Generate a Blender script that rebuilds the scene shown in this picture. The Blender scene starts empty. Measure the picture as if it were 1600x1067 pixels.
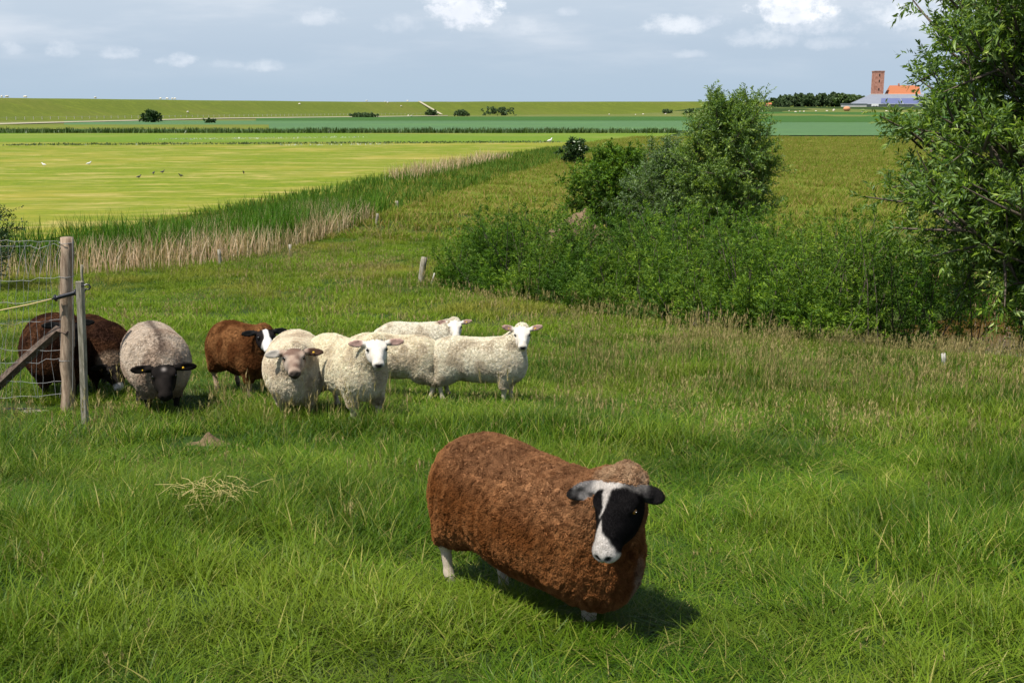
import bpy, math, numpy as np
from mathutils import Vector, Matrix, Euler
R = math.radians
rng = np.random.default_rng(7)
scene = bpy.context.scene
COL = scene.collection

# ------------------------------------------------------------------ camera
W0, H0, F0 = 1600.0, 1067.0, 1778.0
CAM_Z = 4.8
PITCH = math.atan((533.5 - 170) / F0)
cd = bpy.data.cameras.new('camera')
cam = bpy.data.objects.new('camera', cd); COL.objects.link(cam)
cd.sensor_width = 36; cd.lens = 36 * F0 / W0
cd.clip_start = 0.1; cd.clip_end = 9000
cam.location = (0, 0, CAM_Z); cam.rotation_euler = (R(90) - PITCH, 0, 0)
scene.camera = cam

# ------------------------------------------------------------------ sun, sky, exposure
SUN_EL, SUN_AZ = 62.0, -132.0          # azimuth measured from +Y (view direction), negative = left
sdir = Vector((math.cos(R(SUN_EL)) * math.sin(R(SUN_AZ)), math.cos(R(SUN_EL)) * math.cos(R(SUN_AZ)), math.sin(R(SUN_EL))))
sl = bpy.data.lights.new('sun', 'SUN'); sun = bpy.data.objects.new('sun', sl); COL.objects.link(sun)
sl.energy = 4.8; sl.angle = R(0.6); sl.color = (1.0, 0.95, 0.87)
sun.rotation_euler = sdir.to_track_quat('Z', 'Y').to_euler()
sun.location = (-20, 10, 40)
scene.view_settings.view_transform = 'Standard'; scene.view_settings.look = 'None'
scene.view_settings.gamma = 1; scene.view_settings.exposure = 0.50
scene.cycles.max_bounces = 8; scene.cycles.transparent_max_bounces = 8
scene.cycles.diffuse_bounces = 3; scene.cycles.glossy_bounces = 2; scene.cycles.transmission_bounces = 3

def raydir(px, py):
    cx = (px - 800) / F0; cy = (533.5 - py) / F0
    sp, cp = math.sin(PITCH), math.cos(PITCH)
    return np.array([cx, cp + cy * sp, -sp + cy * cp])

class NT:
    """small node helper"""
    def __init__(s, tree): s.t = tree; s.n = tree.nodes; s.l = tree.links
    def node(s, typ, **kw):
        n = s.n.new(typ)
        for k, v in kw.items(): setattr(n, k, v)
        return n
    def put(s, sock, v):
        if isinstance(v, bpy.types.NodeSocket): s.l.new(v, sock)
        elif v is not None: sock.default_value = v
    def math(s, op, a, b=None, c=None, clamp=False):
        n = s.node('ShaderNodeMath', operation=op, use_clamp=clamp)
        for i, v in enumerate((a, b, c)):
            if v is not None: s.put(n.inputs[i], v)
        return n.outputs[0]
    def mix(s, f, a, b, mode='MIX'):
        n = s.node('ShaderNodeMix', data_type='RGBA', blend_type=mode)
        s.put(n.inputs[0], f)
        for i, v in ((6, a), (7, b)):
            if isinstance(v, (tuple, list)) and len(v) == 3: v = (*v, 1)
            s.put(n.inputs[i], v)
        return n.outputs[2]
    def ss(s, v, lo, hi, a=0.0, b=1.0):
        n = s.node('ShaderNodeMapRange', interpolation_type='SMOOTHSTEP')
        s.put(n.inputs[0], v)
        for i, x in enumerate((lo, hi, a, b)): n.inputs[i + 1].default_value = x
        return n.outputs[0]
    def noise(s, vec, scale, detail=3, rough=.55, dist=0):
        n = s.node('ShaderNodeTexNoise'); s.put(n.inputs['Vector'], vec)
        n.inputs['Scale'].default_value = scale; n.inputs['Detail'].default_value = detail
        n.inputs['Roughness'].default_value = rough; n.inputs['Distortion'].default_value = dist
        return n.outputs['Fac']
    def mapping(s, vec, scale=(1, 1, 1), loc=(0, 0, 0), rot=(0, 0, 0)):
        n = s.node('ShaderNodeMapping'); s.put(n.inputs[0], vec)
        n.inputs[1].default_value = loc; n.inputs[2].default_value = rot; n.inputs[3].default_value = scale
        return n.outputs[0]
    def attr(s, name, out='Fac'):
        n = s.node('ShaderNodeAttribute', attribute_name=name); return n.outputs[out]
    def ramp(s, f, stops):
        n = s.node('ShaderNodeValToRGB'); s.put(n.inputs[0], f)
        e = n.color_ramp.elements
        while len(e) < len(stops): e.new(.5)
        for i, (p, c) in enumerate(stops): e[i].position = p; e[i].color = (*c, 1)
        return n.outputs[0]

world = bpy.data.worlds.new('World'); scene.world = world; world.use_nodes = True
wt = world.node_tree; wt.nodes.clear(); w = NT(wt)
wo = w.node('ShaderNodeOutputWorld'); bg = w.node('ShaderNodeBackground')
sky = w.node('ShaderNodeTexSky', sky_type='NISHITA')
sky.sun_disc = False; sky.sun_elevation = R(SUN_EL); sky.sun_rotation = R(SUN_AZ)
sky.air_density = 1.0; sky.dust_density = 0.6; sky.ozone_density = 2.0
tc = w.node('ShaderNodeTexCoord'); sep = w.node('ShaderNodeSeparateXYZ'); w.l.new(tc.outputs['Generated'], sep.inputs[0])
X, Y, Z = sep.outputs
Yc = w.math('MAXIMUM', Y, 0.05)
U = w.math('DIVIDE', X, Yc); V = w.math('DIVIDE', Z, Yc)
front = w.ss(Y, 0.3, 0.6)
# the low sky: cool grey blue air
lowsky = w.ramp(w.ss(V, -0.01, 0.11), [(0, (3.95, 5.05, 6.2)), (.5, (4.3, 5.25, 6.35)), (1, (4.95, 5.8, 6.8))])
hi = w.ss(Z, 0.05, 0.5)
base = w.mix(hi, lowsky, sky.outputs[0])
comb = w.node('ShaderNodeCombineXYZ'); w.l.new(U, comb.inputs[0]); w.l.new(V, comb.inputs[1])
veil_v = w.mapping(comb.outputs[0], scale=(3.0, 16.0, 1))
veil = w.noise(veil_v, 1.6, 5, .55)
veil = w.math('MULTIPLY', w.ss(veil, .42, .75), w.ss(V, 0.012, .07))
base = w.mix(w.math('MULTIPLY', veil, .8), base, (6.7, 7.2, 7.9))
n1v = w.mapping(comb.outputs[0], scale=(1, 1.3, 1))
n1 = w.noise(n1v, 60, 9, .66); n2 = w.noise(n1v, 16, 3, .5)
nn = w.math('ADD', w.math('MULTIPLY', w.math('SUBTRACT', n1, .5), 3.8), w.math('MULTIPLY', w.math('SUBTRACT', n2, .5), 1.6))
clouds = [(722, 22, 58, 36, 1.0), (700, -8, 50, 30, .9), (1240, 15, 60, 44, .95), (1265, 42, 95, 22, .6), (1195, 62, 70, 20, .35), (1060, 42, 62, 18, .55),
          (1118, 36, 28, 14, .5), (1400, 28, 66, 30, .6), (1500, 5, 70, 30, .6), (1300, 70, 60, 14, .3), (187, 84, 34, 13, .42), (100, 80, 26, 16, .3), (276, 96, 30, 13, .42),
          (355, 102, 26, 9, .22), (418, 105, 32, 11, .3), (495, 30, 34, 16, .3), (630, 40, 44, 18, .3), (887, 20, 20, 10, .35), (1080, 86, 26, 8, .28), (20, 80, 24, 12, .22), (820, 45, 60, 16, .2)]
acc = None; shade = None
for (px, py, a, b, s) in clouds:
    d = raydir(px, py); u0, v0 = d[0] / d[1], d[2] / d[1]
    du = w.math('DIVIDE', w.math('SUBTRACT', U, u0), a / F0); dv = w.math('DIVIDE', w.math('SUBTRACT', V, v0), b / F0)
    # flatter underneath
    dvb = w.math('MULTIPLY', w.math('MINIMUM', dv, 0.0), 1.5); dvt = w.math('MAXIMUM', dv, 0.0)
    q = w.math('SUBTRACT', 1.0, w.math('ADD', w.math('MULTIPLY', du, du), w.math('ADD', w.math('MULTIPLY', dvb, dvb), w.math('MULTIPLY', dvt, dvt))))
    m = w.math('MULTIPLY', w.ss(w.math('ADD', q, nn), -.25, .95 if s > .8 else 1.6), s)
    acc = m if acc is None else w.math('MAXIMUM', acc, m)
ccol = w.mix(w.ss(n2, .35, .65), (7.6, 8.0, 8.8), (10.2, 10.3, 10.6))
base = w.mix(w.math('MULTIPLY', w.math('MULTIPLY', acc, front), .92), base, ccol)
w.l.new(base, bg.inputs[0]); bg.inputs[1].default_value = 0.082
w.l.new(bg.outputs[0], wo.inputs[0])

# ------------------------------------------------------------------ helpers
_tab = np.random.default_rng(3).random((64, 64, 64)).astype(np.float32)
def vnoise(p, scale=1.0, seed=0):
    """smooth value noise in 0..1 ; p (...,3)"""
    p = np.asarray(p, dtype=np.float64) * scale + seed * 17.31
    i = np.floor(p).astype(np.int64); f = p - i; f = f * f * (3 - 2 * f)
    x0, y0, z0 = (i[..., k] & 63 for k in range(3)); x1, y1, z1 = ((i[..., k] + 1) & 63 for k in range(3))
    fx, fy, fz = f[..., 0], f[..., 1], f[..., 2]
    a = _tab[x0, y0, z0] * (1 - fx) + _tab[x1, y0, z0] * fx
    b = _tab[x0, y1, z0] * (1 - fx) + _tab[x1, y1, z0] * fx
    c = _tab[x0, y0, z1] * (1 - fx) + _tab[x1, y0, z1] * fx
    d = _tab[x0, y1, z1] * (1 - fx) + _tab[x1, y1, z1] * fx
    return (a * (1 - fy) + b * fy) * (1 - fz) + (c * (1 - fy) + d * fy) * fz
def n2d(x, y, scale, seed=0):
    x = np.asarray(x, float); return vnoise(np.stack([x, np.asarray(y, float) + 0 * x, 0 * x + .37], -1), scale, seed)
def smooth(x, a, b):
    t = np.clip((np.asarray(x, float) - a) / (b - a), 0, 1); return t * t * (3 - 2 * t)

def mesh_np(name, verts, faces, k, mat=None, attrs=None, smooth_=False, col=None):
    """faces: (n,k) array"""
    me = bpy.data.meshes.new(name)
    verts = np.ascontiguousarray(verts, dtype=np.float32); faces = np.ascontiguousarray(faces, dtype=np.int32)
    me.vertices.add(len(verts)); me.vertices.foreach_set('co', verts.ravel())
    me.loops.add(faces.size); me.loops.foreach_set('vertex_index', faces.ravel())
    me.polygons.add(len(faces)); me.polygons.foreach_set('loop_start', np.arange(len(faces), dtype=np.int32) * k)
    me.polygons.foreach_set('use_smooth', np.full(len(faces), smooth_))
    for an, av in (attrs or {}).items():
        a = me.attributes.new(an, 'FLOAT', 'POINT'); a.data.foreach_set('value', np.ascontiguousarray(av, dtype=np.float32))
    if col is not None:
        a = me.color_attributes.new('Col', 'FLOAT_COLOR', 'POINT')
        c = np.ones((len(verts), 4), np.float32); c[:, :3] = col; a.data.foreach_set('color', c.ravel())
    if mat:
        for m_ in (mat if isinstance(mat, (list, tuple)) else [mat]): me.materials.append(m_)
    me.update(); me.validate()
    return me
def obj(name, me, parent=None):
    o = bpy.data.objects.new(name, me); COL.objects.link(o)
    if parent: o.parent = parent
    return o
def empty(name, loc, rz=0):
    o = bpy.data.objects.new(name, None); COL.objects.link(o); o.location = loc; o.rotation_euler = (0, 0, rz); return o
def tag(o, label=None, cat=None, group=None, kind=None):
    if label: o['label'] = label
    if cat: o['category'] = cat
    if group: o['group'] = group
    if kind: o['kind'] = kind
    return o
class MB:
    """collects tubes, boxes and lathes in one mesh"""
    def __init__(s): s.v = []; s.f = []
    def tube(s, pts, radii, n=8, cap=True, bump=0):
        pts = [Vector(p) for p in pts]
        if not hasattr(radii, '__len__'): radii = [radii] * len(pts)
        b0 = len(s.v); T = (pts[1] - pts[0]).normalized(); up = Vector((0, 0, 1)) if abs(T.z) < .9 else Vector((1, 0, 0))
        A = T.cross(up).normalized()
        for i, p in enumerate(pts):
            T = ((pts[min(i + 1, len(pts) - 1)] - pts[max(i - 1, 0)])).normalized()
            A = (A - T * A.dot(T)).normalized(); B = T.cross(A)
            for k in range(n):
                a = 2 * math.pi * k / n; r = radii[i] * (1 + bump * (rng.random() - .5))
                s.v.append(p + (A * math.cos(a) + B * math.sin(a)) * r)
        for i in range(len(pts) - 1):
            for k in range(n):
                k2 = (k + 1) % n
                s.f.append((b0 + i * n + k, b0 + i * n + k2, b0 + (i + 1) * n + k2, b0 + (i + 1) * n + k))
        if cap:
            s.f.append(tuple(b0 + k for k in reversed(range(n)))); s.f.append(tuple(b0 + (len(pts) - 1) * n + k for k in range(n)))
        return s
    def box(s, c, size, rot=(0, 0, 0)):
        M = Euler(rot).to_matrix(); b = len(s.v)
        for x in (-.5, .5):
            for y in (-.5, .5):
                for z in (-.5, .5): s.v.append(Vector(c) + M @ Vector((x * size[0], y * size[1], z * size[2])))
        for q in ((0, 1, 3, 2), (4, 6, 7, 5), (0, 4, 5, 1), (2, 3, 7, 6), (0, 2, 6, 4), (1, 5, 7, 3)): s.f.append(tuple(b + i for i in q))
        return s
    def poly(s, pts):
        b = len(s.v); s.v += [Vector(p) for p in pts]; s.f.append(tuple(range(b, b + len(pts)))); return s
    def build(s, name, mat, parent=None, smooth_=False):
        me = bpy.data.meshes.new(name); me.from_pydata([tuple(v) for v in s.v], [], s.f)
        me.materials.append(mat)
        if smooth_: me.polygons.foreach_set('use_smooth', [True] * len(me.polygons))
        me.update(); return obj(name, me, parent)

def new_mat(name):
    m = bpy.data.materials.new(name); m.use_nodes = True; m.node_tree.nodes.clear()
    return m, NT(m.node_tree)
def finish(t, shader):
    o = t.node('ShaderNodeOutputMaterial'); t.l.new(shader, o.inputs[0])
def principled(t, color, rough=.8, spec=.3, normal=None):
    p = t.node('ShaderNodeBsdfPrincipled')
    if isinstance(color, tuple) and len(color) == 3: color = (*color, 1)
    t.put(p.inputs['Base Color'], color); t.put(p.inputs['Roughness'], rough); p.inputs['Specular IOR Level'].default_value = spec
    if normal is not None: t.l.new(normal, p.inputs['Normal'])
    return p
def bump(t, h, strength=.5, dist=.02):
    b = t.node('ShaderNodeBump'); b.inputs['Strength'].default_value = strength; b.inputs['Distance'].default_value = dist
    t.l.new(h, b.inputs['Height']); return b.outputs[0]
def pos(t): return t.node('ShaderNodeNewGeometry').outputs['Position']

# ------------------------------------------------------------------ terrain
EDGE0 = np.array([-1.5, 27.0]); EDGED = np.array([8.2, -12.7]) / 15.117; EDGEN = np.array([12.7, 8.2]) / 15.117
def st(x, y):
    """s: distance past the bank edge (away from the pasture), t: distance along it to the right"""
    dx, dy = x - EDGE0[0], y - EDGE0[1]
    return dx * EDGEN[0] + dy * EDGEN[1], dx * EDGED[0] + dy * EDGED[1]
def terrain(x, y):
    x = np.asarray(x, float); y = np.asarray(y, float)
    yy = np.maximum(y, 0)
    z = 3.05 / (1 + (yy / 14.5) ** 2.2)
    near = 1 - smooth(yy, 25, 42)
    z = z + near * ((n2d(x, y, .35) - .5) * .16 + (n2d(x, y, 1.1, 2) - .5) * .06)
    s, t = st(x, y)
    # ditch and pond behind the shrubs
    right = smooth(t, 5, 9) * (1 - smooth(s, 9.5, 12.5))
    pond = smooth(s, .8, 3.2) * right
    z = z * (1 - pond) + (-.15) * pond
    d2 = smooth(s, 1.2, 2.6) * (1 - smooth(s, 3.2, 5)) * smooth(t, 0, 2) * (1 - smooth(t, 5, 9))
    z = z - d2 * .5
    rise = smooth(yy, 700, 960) * smooth(x, 110, 190)
    z = z + rise * 6.2
    return z
def g(px, py, zoff=0.0):
    """point where the line of sight through a photo pixel meets the ground"""
    d = raydir(px, py); lo, hi = 1.0, 3000.0
    ts = np.geomspace(1.2, 2500, 4000); P = ts[:, None] * d[None]
    hh = CAM_Z + P[:, 2] - terrain(P[:, 0], P[:, 1])
    k = np.argmax(hh < 0); k = k if hh[k] < 0 else len(ts) - 1
    lo, hi = ts[max(k - 1, 0)], ts[k]
    for _ in range(30):
        m = (lo + hi) / 2; p = d * m
        if CAM_Z + p[2] - terrain(p[0], p[1]) < 0: hi = m
        else: lo = m
    p = d * hi
    return np.array([p[0], p[1], float(terrain(p[0], p[1])) + zoff])
def atY(px, y):
    """ground point at depth y below photo column px (approx.)"""
    x = 0
    for _ in range(6):
        z = float(terrain(x, y)); depth = y * math.cos(PITCH) + (CAM_Z - z) * math.sin(PITCH)
        x = (px - 800) / F0 * depth
    return np.array([x, y, float(terrain(x, y))])

def grass_ground(name, c_lo, c_hi, c_patch, pscale, streak=None, fine=3.0):
    m, t = new_mat(name); p = pos(t)
    a = t.noise(p, fine, 5, .7); b = t.noise(p, pscale, 4, .6)
    c = t.mix(t.ss(a, .3, .7), c_lo, c_hi)
    c = t.mix(t.ss(b, .45, .68), c, c_patch)
    if streak:
        v = t.mapping(p, scale=streak[0], rot=(0, 0, streak[2])); s_ = t.noise(v, 1, 5, .7, 1.4)
        c = t.mix(t.ss(s_, .48, .66), c, streak[1])
        v2 = t.mapping(p, scale=(streak[0][0] * 2.2, streak[0][1] * 3.1, 1), rot=(0, 0, -streak[2] * 1.6)); s2_ = t.noise(v2, 1, 4, .65, 1.0)
        c = t.mix(t.math('MULTIPLY', t.ss(s2_, .42, .62), .55), c, c_lo)
    finish(t, principled(t, c, .95, .1, bump(t, a, .6, .05)).outputs[0]); return m

m_ground = grass_ground('pasture_soil', (.016, .036, .005), (.030, .065, .010), (.05, .065, .016), .5, fine=9)
nx, ny = 560, 460
tx = np.linspace(-1, 1, nx); k = 8.0; gx = 3200 * np.sinh(k * tx) / np.sinh(k)
ty = np.linspace(-.35, 1, ny); gy = 3600 * np.sinh(k * ty) / np.sinh(k)
GX, GY = np.meshgrid(gx, gy, indexing='ij'); GZ = terrain(GX, GY)
idx = np.arange(nx * ny).reshape(nx, ny)
fq = np.stack([idx[:-1, :-1], idx[1:, :-1], idx[1:, 1:], idx[:-1, 1:]], -1).reshape(-1, 4)
ground = obj('ground', mesh_np('ground', np.stack([GX, GY, GZ], -1).reshape(-1, 3), fq, 4, m_ground, smooth_=True))
tag(ground, kind='structure')

def sheet(name, near, far, mat, zoff, nu=60, nv=30, power=1.0):
    """ruled sheet between two polylines (world xy), laid on the terrain"""
    def res(pl, n):
        pl = np.array(pl, float); L = np.r_[0, np.cumsum(np.linalg.norm(np.diff(pl, axis=0), axis=1))]
        q = np.linspace(0, L[-1], n); return np.stack([np.interp(q, L, pl[:, 0]), np.interp(q, L, pl[:, 1])], -1)
    A = res(near, nu); B = res(far, nu); v = (np.linspace(0, 1, nv) ** power)[:, None, None]
    P = A[None] * (1 - v) + B[None] * v
    z = terrain(P[..., 0], P[..., 1]) + zoff
    ii = np.arange(nu * nv).reshape(nv, nu)
    f = np.stack([ii[:-1, :-1], ii[:-1, 1:], ii[1:, 1:], ii[1:, :-1]], -1).reshape(-1, 4)
    o = obj(name, mesh_np(name, np.concatenate([P, z[..., None]], -1).reshape(-1, 3), f, 4, mat, smooth_=True))
    tag(o, kind='structure'); return o
def gp(*pts): return [tuple(g(*p)[:2]) for p in pts]

m_mown = grass_ground('mown_hay', (.10, .15, .008), (.19, .22, .016), (.26, .23, .035), .06,
                      streak=((.12, .36, 1), (.36, .29, .09), R(9)), fine=2.4)
m_strip = grass_ground('strip_green', (.09, .16, .010), (.15, .22, .018), (.20, .22, .04), .03, streak=((.01, .2, 1), (.10, .17, .03), 0), fine=.8)
m_crop = grass_ground('blue_green_crop', (.060, .125, .048), (.085, .16, .066), (.08, .16, .055), .02, fine=.5)
m_dark = grass_ground('dark_crop', (.030, .085, .014), (.05, .12, .02), (.04, .10, .02), .02, fine=.5)
m_meadow = grass_ground('meadow_grass', (.095, .13, .014), (.15, .16, .022), (.17, .12, .03), .07, streak=((.02, .16, 1), (.13, .20, .025), 0), fine=1.2)
m_verge = grass_ground('verge_grass', (.09, .115, .022), (.14, .155, .034), (.18, .165, .055), .03, streak=((.008, .12, 1), (.10, .14, .035), 0), fine=.6)
m_dyke = grass_ground('dyke_grass', (.085, .115, .015), (.12, .145, .022), (.125, .135, .026), .015, streak=((.005, .15, .3), (.13, .16, .02), .3), fine=.9)
m_path = grass_ground('pale_path', (.30, .27, .19), (.40, .36, .25), (.26, .25, .15), .2, fine=2)

# meadow all over the middle distance
sheet('meadow', [(-70, 60), (-10, 52), (40, 45), (90, 45)], [(-200, 205), (-40, 205), (120, 198), (260, 198)], m_meadow, .03, 80, 60)
# mown hay field on the left
field_edge = [(-60, 24), *gp((-40, 395), (100, 372), (300, 338), (450, 315), (600, 290), (700, 268), (830, 238), (940, 221), (1040, 210))]
mown_field = sheet('mown_field', [(-60, 24), *gp((-40, 395), (100, 372), (300, 338), (450, 315), (600, 290), (700, 268), (830, 238), (960, 222))],
      [(-170, 165), tuple(atY(1000, 165)[:2])], m_mown, .07, 90, 60)
sheet('grass_strip', [(-170, 165), tuple(atY(1000, 165)[:2])], [(-230, 226), tuple(atY(1060, 226)[:2])], m_strip, .09, 60, 10)
# arable strips
def strip(name, x0, x1, ya, yb, mat, z): 
    sheet(name, [tuple(g(x0, ya)[:2]), tuple(g(x1, ya)[:2])], [tuple(g(x0, yb)[:2]), tuple(g(x1, yb)[:2])], mat, z, 40, 8)
strip('verge', -200, 1750, 203, 174, m_verge, .05)
strip('crop_field', 100, 1150, 205.5, 189.5, m_crop, .15)
strip('crop_field', 1150, 1750, 213, 192, m_crop, .15)
strip('dark_crop_field', 400, 1150, 189.5, 183, m_dark, .20)
strip('dark_crop_field', 1150, 1750, 192, 177.5, m_dark, .20)
strip('rough_grass', -150, 420, 203.5, 196, m_meadow, .18)
# farm track along the dyke
sheet('track', gp((-60, 198), (120, 192.5), (350, 186.5), (600, 183.5), (700, 182)), gp((-60, 195.5), (120, 191), (350, 185.2), (600, 182.6), (700, 181.3)), m_path, .3, 60, 3)

# dyke
dl = np.array([(-330, 60), (-262, 240), (-195, 427), (-140, 610), (-87, 776), (20, 935), (180, 1075), (420, 1190), (900, 1280), (1700, 1340)], float)
def spline(pl, n):
    L = np.r_[0, np.cumsum(np.linalg.norm(np.diff(pl, axis=0), axis=1))]; q = np.linspace(0, L[-1], n)
    P = np.stack([np.interp(q, L, pl[:, 0]), np.interp(q, L, pl[:, 1])], -1)
    for _ in range(6): P[1:-1] = (P[:-2] + 2 * P[1:-1] + P[2:]) / 4
    return P
DP = spline(dl, 90); T = np.gradient(DP, axis=0); T /= np.linalg.norm(T, axis=1)[:, None]; DN = np.stack([-T[:, 1], T[:, 0]], -1)
DN *= np.sign((DN * (DP - np.array([200, 0]))).sum(1))[:, None]
crest = np.interp(DP[:, 1], [60, 427, 776, 1075, 1400], [9.0, 9.1, 9.4, 11.3, 13.5])
prof = [(-6, -.4), (0, .05), (8, .22), (16, .52), (24, .86), (29, .985), (31, 1.0), (34, 1.0), (37, .96), (60, 0)]
vv = []
for d, hfrac in prof:
    q = DP + DN * d; zz = crest * max(hfrac, 0) if hfrac > 0 else 0 * crest - .5
    vv.append(np.c_[q, zz + (n2d(q[:, 0], q[:, 1], .05) - .5) * .3])
vv = np.array(vv); ii = np.arange(vv.shape[0] * vv.shape[1]).reshape(vv.shape[:2])
f = np.stack([ii[:-1, :-1], ii[:-1, 1:], ii[1:, 1:], ii[1:, :-1]], -1).reshape(-1, 4)
tag(obj('dyke', mesh_np('dyke', vv.reshape(-1, 3), f, 4, m_dyke, smooth_=True)), kind='structure')
def dyke_pt(px, frac):
    """point on the dyke face, frac 0 foot .. 1 crest, under photo column px"""
    best = None
    d = np.interp(frac, [p[1] for p in prof[1:7]], [p[0] for p in prof[1:7]])
    Q = DP + DN * d; D = Q[:, 1] * math.cos(PITCH); a = 800 + F0 * Q[:, 0] / (D + .5)
    i = np.argmin(np.abs(a - px) + (Q[:, 1] < 100) * 1e5)
    i = min(max(i, 1), len(Q) - 2)
    j = i + 1 if (a[i] < px) == (a[i + 1] > a[i]) else i - 1
    t = (px - a[i]) / (a[j] - a[i]); q = Q[i] * (1 - t) + Q[j] * t
    return np.array([q[0], q[1], (crest[i] * (1 - t) + crest[j] * t) * frac])
# pale path climbing the dyke
pa, pb = dyke_pt(690, .05), dyke_pt(655, .98)
mb = MB(); wv = 1.0
mb.poly([(pa[0] - wv, pa[1] - 3, pa[2] + .35), (pa[0] + wv, pa[1] - 3, pa[2] + .35), (pb[0] + wv, pb[1] - 3, pb[2] + .6), (pb[0] - wv, pb[1] - 3, pb[2] + .6)])
tag(mb.build('path', m_path), kind='structure')

# pond
m_water, t = new_mat('pond_water')
b_ = bump(t, t.noise(t.mapping(pos(t), scale=(1, 1, 1)), 9, 2), .06, .02)
pw = principled(t, t.mix(t.noise(pos(t), 1.2), (.07, .035, .010), (.13, .065, .020)), .12, .5, b_); finish(t, pw.outputs[0])
c = np.array([EDGE0 + EDGED * tt + EDGEN * ss for ss, tt in ((1.2, 6), (1.2, 20), (11.6, 20), (11.6, 6))])
pts = []; 
for i in range(4): pts.append((c[i][0], c[i][1], .12))
tag(MB().poly(pts).build('water', m_water), kind='structure')

# ------------------------------------------------------------------ leaf / blade materials
def leafy(name, stops, back=None, trans=.35, rough=.5, patch=.5, spec=.35, pat=(.2, .6), tint=None):
    m, t = new_mat(name); r = t.attr('rnd')
    c = t.ramp(r, stops)
    n = t.noise(pos(t), patch, 4, .65)
    dark = t.mix(1.0, c, (pat[0] + .45, pat[0] + .5, pat[0] + .4), 'MULTIPLY')
    c = t.mix(t.ss(n, .38, .62), dark, c)
    if tint:
        n2_ = t.noise(pos(t), tint[0], 3, .6); c = t.mix(t.math('MULTIPLY', t.ss(n2_, .45, .7), tint[2]), c, tint[1])
    if back is not None:
        bf = t.node('ShaderNodeNewGeometry').outputs['Backfacing']; c = t.mix(t.math('MULTIPLY', bf, .6), c, back)
    p = principled(t, c, rough, spec)
    tr = t.node('ShaderNodeBsdfTranslucent'); t.put(tr.inputs[0], t.mix(1.0, c, (1.15, 1.2, .6), 'MULTIPLY'))
    mx = t.node('ShaderNodeMixShader'); mx.inputs[0].default_value = trans
    t.l.new(p.outputs[0], mx.inputs[1]); t.l.new(tr.outputs[0], mx.inputs[2]); finish(t, mx.outputs[0]); return m
m_blade = leafy('grass_blade', [(0, (.020, .068, .004)), (.45, (.082, .168, .008)), (.8, (.22, .295, .024)), (.92, (.40, .38, .09)), (1, (.45, .35, .15))],
                trans=.30, rough=.45, patch=.75, pat=(.08, 0), tint=(.40, (.17, .225, .018), .55), spec=.12)
m_blade_pale = leafy('pasture_blade', [(0, (.095, .18, .008)), (.5, (.17, .265, .016)), (.85, (.26, .32, .035)), (1, (.36, .31, .13))], trans=.38, rough=.6, patch=.3, pat=(.25, 0), tint=(.22, (.27, .25, .045), .85), spec=.12)
m_seed = leafy('grass_seed', [(0, (.22, .23, .06)), (.5, (.33, .27, .10)), (1, (.48, .36, .17))], trans=.25, rough=.7, patch=.5)
m_meadow_blade = leafy('meadow_blade', [(0, (.12, .20, .015)), (.5, (.19, .235, .030)), (.85, (.27, .22, .06)), (1, (.36, .24, .10))], trans=.35, rough=.7, patch=.06, pat=(.4, 0), spec=.1)

def blades(n, base, h, w, lean, curve, rs, seg=3, az=None):
    """ribbon blades; base (n,3), h (n,), w(n,)"""
    az = rs.random(n) * 2 * np.pi if az is None else az
    d = np.stack([np.cos(az), np.sin(az), 0 * az], -1); side = np.stack([-np.sin(az), np.cos(az), 0 * az], -1)
    tw = rs.normal(0, .6, n); side = side * np.cos(tw)[:, None] + d * np.sin(tw)[:, None]
    V = []; tip = []
    for i in range(seg + 1):
        u = i / seg
        horiz = h * (lean * u + curve * u ** 2.2); vert = h * (u - .35 * curve * u ** 2.5)
        c = base + d * horiz[:, None] + np.array([0, 0, 1.0]) * vert[:, None]
        ww = w * (1 - u ** 1.6) * .5 if i < seg else w * .04
        if i == 0: ww = w * .4
        V += [c - side * ww[:, None], c + side * ww[:, None]]; tip += [np.full(n, u)] * 2
    V = np.stack(V, 1); m = 2 * (seg + 1); b = (np.arange(n) * m)[:, None]
    F = np.concatenate([np.stack([b[:, 0] + 2 * i, b[:, 0] + 2 * i + 1, b[:, 0] + 2 * i + 3, b[:, 0] + 2 * i + 2], -1) for i in range(seg)])
    return V.reshape(-1, 3), F, np.stack(tip, 1).reshape(-1), m
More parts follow.
